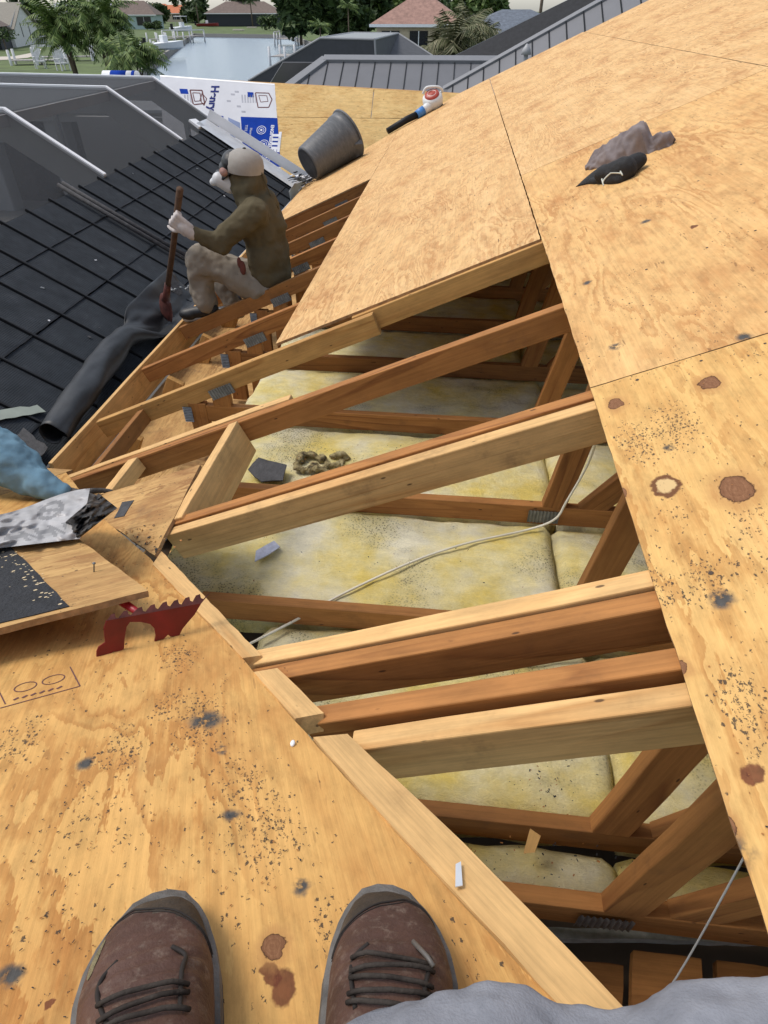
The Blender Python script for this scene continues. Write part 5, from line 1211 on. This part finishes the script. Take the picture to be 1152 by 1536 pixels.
def palm(x, y, h, L, nf, mat, label, trunk=.14, lw=.5, stems=1, group=None, droop=1.5, name='palm_tree'):
    root = empty(name, (x, y, 0), label, 'palm', group); pr = []; tr = []
    for s_ in range(stems):
        a = random.random()*6.28; q = 0 if stems == 1 else random.uniform(.2, .9); hh = h*(1 if s_ == 0 else random.uniform(.55, .95)); tx, ty = x+q*math.cos(a), y+q*math.sin(a)
        tr.append(tubev([(x+q*.3*math.cos(a), y+q*.3*math.sin(a), 0), ((x+tx)/2, (y+ty)/2, hh*.5), (tx, ty, hh)], [trunk*1.2, trunk, trunk*.8], 8))
        for i in range(nf): pr.append(frond((tx, ty, hh), i*2.399+random.uniform(-.3, .3), R_(random.uniform(5, 75)), L*random.uniform(.75, 1.1), droop*random.uniform(.7, 1.3), lw))
    vs, fs = merge(tr); mesh('trunk', vs, fs, BARK, root, True); vs, fs = merge(pr); mesh('crown', vs, fs, mat, root); return root
# clumping palms between lawn and canal
for (px, py, h, L, st, lab) in ((118, 112, 4.0, 2.6, 7, 'tall clump of bright green palms beside the dock'), (168, 112, 4.2, 2.6, 8, 'leafy clump of arching palms next to the canal'), (205, 121, 2.2, 2.2, 6, 'low drooping palm clump behind the blue labelled roll')):
    p = gp(px, py); palm(p.x*.85, p.y*.85, h, L, 15, LV[2], lab, .07, .5, st)
p = gp(25, 84); 
def bush(px, py, w_, h, lab, mat=0, n=700, ls=.22, yy=None):
    p = gp(px, py) if yy is None else Vector((px, yy, 0)); root = empty('shrub', p, lab, 'shrub')
    cs = [(p+Vector((random.uniform(-w_, w_)*.6, random.uniform(-.4, .4)*w_, h*random.uniform(.3, .75))), Vector((w_*.4, h*.3, 0))) for _ in range(9)]
    vs, fs = leaves(cs, n, ls); mesh('foliage', vs, fs, LV[mat], root); vs, fs = merge([tubev([p, p+Vector((.1*i-.1, 0, h*.5))], [.06, .03], 6) for i in range(3)]); mesh('stem', vs, fs, BARK, root)
bush(10, 76, 4.5, 2.6, 'dark rounded hedge shrub in front of the white gabled house'); bush(195, 38, 4, 2.4, 'dark shrub by the teal house')
for i, (px, py, w_, h) in enumerate(((230, 46, 3, 2.2), (405, 46, 3.5, 3.4))): bush(px, py, w_, h, ['shrub below the orange roofed house', 'bushy shrub at the end of the dark porch'][i], 0, 800, .4)
# trees behind the canal and beside the neighbour's roof
spots = [(440, 62, 7.5, 3.6, 0, 'dark tree standing over the right hand dock'), (452, 68, 8.0, 4.6, 0, 'tallest dark tree of the canal side row'), (500, 66, 7.6, 4.4, 0, 'dense dark tree beside a young yellow green palm'), (548, 64, 7.6, 4.3, 0, 'dark tree left of the rose roofed house'), (590, 58, 6.2, 3.0, 1, 'lighter green tree in front of the rose roofed house'), (480, 45, 11.0, 6.5, 0, 'far dark tree rising behind the row'), (560, 42, 11.0, 6.5, 0, 'far dark tree behind the rose roofed house')]
for (px, py, h, r, mt, lab) in spots: p = gp(px, py); tree(p.x, p.y, h, r, LV[mt], lab, 3800, .30+.004*p.y)
p = gp(524, 74); palm(p.x, p.y*1.0, 4.6, 2.0, 14, LV[2], 'young yellow green palm among dark trees', .09, .5)
p = gp(482, 78); palm(p.x, p.y, 2.6, 2.0, 14, LV[2], 'short green palm below the dark trees', .1, .5)
for i, (px, yy, h) in enumerate(((640, 34, 4.6), (672, 31, 5.3), (700, 33, 5.5), (724, 36, 5.2), (690, 40, 5.6))):
    b = ray(px, 60); b = b*(yy/b.y); palm(b.x, yy, h-1.9, 1.5, 20, LV[3], ['feathery queen palm beside the rose roofed house', 'queen palm with grey seed stalks behind the metal ridge', 'tallest feathery queen palm of the clump', 'queen palm next to the slate blue roof', 'queen palm at the back of the clump'][i], .12, .55, 2, 'queen palms behind the metal roof')
for i, (px, yy, h) in enumerate(((712, 95, 7.2), (742, 120, 6.6), (610, 110, 9))):
    b = ray(px, 20); b = b*(yy/b.y); tree(b.x, yy, h, 3.0, LV[1], ['distant green tree above the queen palms', 'small distant tree against the sky by the slate blue roof', 'far tree behind the rose coloured roof'][i], 1800, .45)
for i, (px, py, h) in enumerate(((305, 40, 6.4), (384, 40, 6.6))): p = gp(px, py); palm(p.x, p.y-4, h, 2.6, 18, LV[0], ['slim dark palm left of the brown roofed house', 'slim dark palm right of the brown roofed house'][i], .2, .7)
p = gp(245, 40); tree(p.x, p.y, 6, 3.2, LV[0], 'dark tree in front of the orange tiled roofs', 1800, .45)
# row of far trees closing the view
for i in range(16):
    az = R_(-34+i*3.6)
    if 3 < math.degrees(az) < 20: continue
    d_ = 330+40*math.sin(i*2.2); tree(math.sin(az)*d_, math.cos(az)*d_, 9+2.5*math.sin(i*1.7), 9, LV[0], 'distant tree on the skyline beyond the far houses', 900, 1.3, .4, 'trees on the skyline')
# ---- docks and boats
TIM = plain('dock_timber', (.33, .31, .29), .9, var=.2); PIL = plain('white_piling', (.62, .62, .62), .7, var=.15)
def dock(px, py, L, W, rz, label, canopy=False, npile=4):
    p = atz(px, py, -.4); root = empty('boat_dock', p, label, 'dock'); mw = Matrix.Translation(p) @ Matrix.Rotation(R_(rz), 4, 'Z'); 
    for i in range(int(L/.5)): box('deck_plank', -L/2+i*.5, -L/2+i*.5+.46, -W/2, W/2, .75, .83, TIM, root, mw=mw)
    for i in range(npile):
        for s_ in (-1, 1): x = -L/2+L*i/(npile-1); mesh('piling', *tubev([mw @ Vector((x, s_*W*.55, -.6)), mw @ Vector((x, s_*W*.55, 1.7))], .13, 10), PIL, root, True)
    if canopy:
        for s_ in (-1, 1): box('lift_beam', -L/2, L/2, s_*W*.55-.1, s_*W*.55+.1, 1.7, 1.85, PIL, root, mw=mw)
    return root
def boat(px, py, L, rz, hull, label, z=.3, top=True):
    p = atz(px, py, 0); root = empty('motor_boat', p, label, 'boat'); mw = Matrix.Translation(p+Vector((0, 0, z))) @ Matrix.Rotation(R_(rz), 4, 'Z'); vs = []; fs = []
    for i in range(9):
        t = i/8; x = -L/2+L*t; w_ = L*.17*(1-max(0, (t-.45)/.55)**2.2); zb = .05+.5*max(0, t-.6)**1.5
        vs += [mw @ Vector((x, -w_, .75+.25*t)), mw @ Vector((x, -w_*.75, .25+zb*.3)), mw @ Vector((x, 0, zb)), mw @ Vector((x, w_*.75, .25+zb*.3)), mw @ Vector((x, w_, .75+.25*t))]
    for i in range(8):
        for j in range(4): a = i*5+j; fs.append((a, a+1, a+6, a+5))
        fs.append((i*5+4, i*5, i*5+5, i*5+9))
    fs.append((0, 1, 2, 3, 4)); mesh('hull', vs, fs, hull, root)
    box('console', -.5, .3, -.4, .4, .8, 1.6, M['white_al'], root, .05, mw=mw); box('outboard', -L/2-.5, -L/2, -.2, .2, .4, 1.4, M['black'], root, .05, mw=mw)
    if top:
        box('sun_top', -1.2, .9, -.9, .9, 2.5, 2.58, M['white_al'], root, .02, mw=mw)
        for a in (-1, .7):
            for b in (-.8, .8): mesh('top_post', *tubev([mw @ Vector((a, b, .8)), mw @ Vector((a, b, 2.5))], .03, 6), M['grey_al'], root)
dock(250, 66, 7, 2.2, 70, 'timber dock with white pilings on the lawn side', False, 4); dock(277, 62, 8, 3, 65, 'boat lift dock carrying a covered boat', True, 3); dock(432, 66, 7, 3.4, 95, 'boat lift on the far right bank below dark trees', True, 3); dock(425, 96, 5, 1.6, 90, 'small jetty close to the neighbouring roof', False, 2); dock(232, 84, 6, 1.6, 100, 'grey dock stub behind the palms', False, 3)
dock(62, 104, 5, 2.0, 20, 'small dock with pale pilings beyond the screen cage', False, 3); dock(100, 98, 6, 1.6, 20, 'boat lift frame beside the clump of palms', True, 3)
boat(276, 56, 6, 70, M['white_al'], 'white covered boat sitting on the lift dock', .9); boat(312, 42, 7, 15, plain('maroon_hull', (.22, .02, .03), .3), 'maroon boat moored below the brown roofed house', .3, False); boat(428, 40, 6, 10, M['white_al'], 'white boat pulled up under the trees', .2, False); boat(250, 80, 6, 60, M['white_al'], 'white boat beside the lawn side dock', .3, False)
for i, (px, py) in enumerate(((358, 47), (378, 43))): 
    p = gp(px, py); o = box('garden_bench', p.x-1.5, p.x+1.5, p.y-.4, p.y+.4, .15, .45, M['path'], None, .05); tag(o, ['pale low bench on the far bank lawn', 'second pale bench nearer the bushy shrub'][i], 'bench')
# ---- lounge chairs / pale chairs seen past the cage
def chair(px, py, rz, label, group):
    p = gp(px, py); root = empty('garden_chair', p, label, 'chair', group); mw = Matrix.Translation(p) @ Matrix.Rotation(R_(rz), 4, 'Z') @ Matrix.Scale(1.5, 4)
    box('seat', -.3, .3, -.3, .3, .35, .42, PIL, root, mw=mw)
    for i in range(5): box('back_slat', -.3+i*.125, -.3+i*.125+.1, .28, .33, .42, 1.15-.05*abs(i-2), PIL, root, mw=mw)
    for a in (-.28, .28):
        box('arm', a-.05, a+.05, -.35, .3, .6, .64, PIL, root, mw=mw)
        for b in (-.28, .26): box('leg', a-.03, a+.03, b-.03, b+.03, 0, .6 if b < 0 else .35, PIL, root, mw=mw)
chair(62, 103, 40, 'pale garden chair left of its pair beyond the cage', 'garden chairs on the lawn'); chair(96, 106, 60, 'tall backed pale chair nearest the palms', 'garden chairs on the lawn')
# ---- neighbour's patio front seen through the screen
nb = empty('patio_house', (-12, 19, 0), 'pale columned patio front seen dimly through the grey screen', 'house')
GW = plain('pale_grey_wall', (.42, .43, .44), .9, var=.12, scale=1)
for i in range(6): box('column', -17+i*2.1, -16.5+i*2.1, 17.5, 18.0, 0, 2.199, GW, nb, .03)
box('lintel', -17.4, -5.8, 17.4, 18.1, 2.2, 2.45, GW, nb); box('dark_opening', -17.4, -5.8, 18.8, 19, 0, 2.2, DARK, nb)
box('flat_roof', -17.8, -5.6, 17.0, 19.2, 2.46, 2.52, GW, nb)
# ================================================================== neighbour's grey metal roof
nm = empty('metal_roofed_house', (4, 22, 0), 'neighbouring house with grey standing seam metal roofs', 'house')
MR = plain('standing_seam_metal', (.135, .138, .148), .55, .0, var=.06, scale=2); CAPM = plain('ridge_trim', (.19, .195, .205), .5, .0, var=.05)
Y0 = 20.0
rl0, rr0 = aty(488, 84, Y0), aty(742, 98, Y0); zrg = (rl0.z+rr0.z)/2
sl = R_(26); xl, xr = rl0.x, rr0.x+1.2
drop = 1.3; run = drop/math.tan(sl); ze = zrg-drop
npn = 13; wid = .42; x = xl-drop*1.55
i = 0
ue = Vector((0, -math.cos(sl), -math.sin(sl))); en = Vector((0, -math.sin(sl), math.cos(sl)))
while x < xr+.2:
    x2 = x+wid-.01
    def topd(xx): return max(0.0, (xl-xx)/1.55)       # hip line falls to the left
    pts = [Vector((x, Y0-topd(x)/math.tan(sl), zrg-topd(x))), Vector((x2, Y0-topd(x2)/math.tan(sl), zrg-topd(x2))), Vector((x2, Y0-run, ze)), Vector((x, Y0-run, ze))]
    sheet('metal_panel', pts, ue, en, .02, MR, nm, edge=MR)
    if topd(x) < drop-.05: member('standing_seam', pts[0]+en*.022, pts[3]+en*.022, .022, .022, M['black'], nm, en, bev=0)
    x += wid
member('ridge_cap', Vector((xl-.05, Y0, zrg+.07)), Vector((xr, Y0, zrg+.07)), .26, .09, CAPM, nm, Vector((0, -.4, 1)), bev=.01)
member('hip_cap', Vector((xl, Y0, zrg+.07)), Vector((xl-drop*1.55, Y0-run, ze+.07)), .24, .09, CAPM, nm, Vector((0, -.4, 1)), bev=.01)
sheet('hidden_slope', [Vector((xl-1.2, Y0+.15, zrg-.05)), Vector((xr, Y0+.15, zrg-.05)), Vector((xr, Y0+3, zrg-1.4)), Vector((xl-3, Y0+3, zrg-1.4))], XV, Vector((0, .45, .9)), .02, MR, nm, edge=MR)
box('wall', xl-1.6, xr, Y0-run+.5, Y0+2.6, 0, ze-.02, GW, nm)
# its taller wing rising to the right
a0, a1 = aty(655, 140, 19.0), aty(905, 0, 19.0); dr = (a1-a0).normalized(); a2 = a0+dr*9.5; am = a0-dr*1.2
def rk(t): return am.lerp(a2, t)
n_ = 26
for i in range(n_):
    p, q = rk(i/n_), rk((i+.965)/n_); dn = Vector((0, -math.cos(sl), -math.sin(sl)))*2.6
    pts = [p, q, Vector((q.x, 0, 0))+Vector((0, q.y, q.z))+dn, p+dn]; sheet('metal_panel', pts, dn, (q-p).cross(-dn), .02, MR, nm, edge=MR)
    member('standing_seam', p+Vector((0, -.02, .02)), p+dn+Vector((0, -.02, .02)), .02, .022, M['black'], nm, en, bev=0)
nn_ = (a2-am).cross(Vector((0, math.cos(sl), math.sin(sl)))).normalized()
if nn_.z < 0: nn_ = -nn_
member('rake_cap', am+nn_*.05, a2+nn_*.05, .14, .06, CAPM, nm, nn_, bev=.01)
wv = [am+Vector((0, .1, -.1)), a2+Vector((0, .1, -.1)), Vector((a2.x, 19.1, 0)), Vector((am.x, 19.1, 0))]
mesh('wall', wv, [(0, 1, 2, 3)], GW, nm)
c = s1(788, 90, .3); c = aty(789, 82, 17.6); mesh('vent_pipe', *merge([tubev([c+Vector((0, 0, -.3)), c], [.05, .05], 10), tubev([c, c+Vector((0, 0, .1)), c+Vector((0, 0, .2))], [.12, .09, .02], 10)]), M['grey_al'], nm, True)
# dark shingled roof behind the wing
dkr = empty('dark_roofed_house', (9, 24, 0), 'dark shingled roof climbing behind the metal wing', 'house')
DK = plain('charcoal_shingle', (.022, .023, .026), .85, var=.25, scale=8, bump=.4, bscale=30)
b0, b1 = aty(681, 84, 23.0), aty(862, -5, 23.0); bd = (b1-b0).normalized(); b2 = b0+bd*11; bm_ = b0-bd*.6
pts = [bm_, b2, b2+Vector((1, -3.0, -2.4)), bm_+Vector((1, -3.0, -2.4))]; nd_ = bd.cross(Vector((1, -3.0, -2.4)))
nd_ = nd_ if nd_.z > 0 else -nd_
sheet('roof_slope', pts, bd, nd_, .1, DK, dkr, edge=DK)
mesh('wall', [bm_+Vector((0, .2, 0)), b2+Vector((0, .2, 0)), Vector((b2.x, 23.2, 0)), Vector((bm_.x, 23.2, 0))], [(0, 1, 2, 3)], GW, dkr)
# hipped dark screen enclosure beyond the metal ridge
hc = empty('screen_enclosure', (0, 26, 0), 'charcoal hipped screen enclosure with flat top behind the metal ridge', 'screen cage')
Yh = 26.0
def eh(px, py, y=Yh): return aty(px, py, y)
SCR2 = plain('charcoal_screen', (.055, .058, .064), .8, var=.1); SCR3 = plain('screen_top_lit', (.26, .28, .28), .7, var=.06); SCR4 = plain('screen_side_part_lit', (.085, .09, .10), .8)  # same screen throughout; daylight on top and one side painted as paler tones
tl, tr_ = eh(480, 57), eh(562, 59); bl = eh(372, 121); br = eh(566, 132)
tbl, tbr = eh(530, 49, 31), eh(597, 50, 31); rb = eh(668, 96, 30)
mesh('front_screen', [bl, br, tr_, tl], [(0, 1, 2, 3)], SCR2, hc); mesh('top_screen', [tl, tr_, tbr, tbl], [(0, 1, 2, 3)], SCR3, hc); mesh('side_screen', [br, rb, tbr, tr_], [(0, 1, 2, 3)], SCR4, hc)
mesh('rear_screen', [bl+Vector((0, 7, 0)), tbl, tbr, rb], [(3, 2, 1, 0)], SCR2, hc); mesh('side_screen', [bl, tl, tbl, bl+Vector((0, 7, 0))], [(3, 2, 1, 0)], SCR2, hc)
for a, b in ((bl, tl), (tl, tr_), (tr_, br), (tl, tbl), (tbl, tbr), (tr_, tbr), (tbr, rb)): mesh('frame_tube', *tubev([a, b], .035, 6), M['grey_al'], hc)
mesh('wall_screen', [bl, br, Vector((br.x, br.y, 0)), Vector((bl.x, bl.y, 0))], [(3, 2, 1, 0)], SCR2, hc)
# pole against the sky
b = ray(812, 8); b = b*(70/b.y); o = mesh('utility_pole', *tubev([(b.x, 70, 0), (b.x, 70, 9)], [.16, .12], 10), BARK, None, True); tag(o, 'slim utility pole against the sky above the dark roof', 'pole')
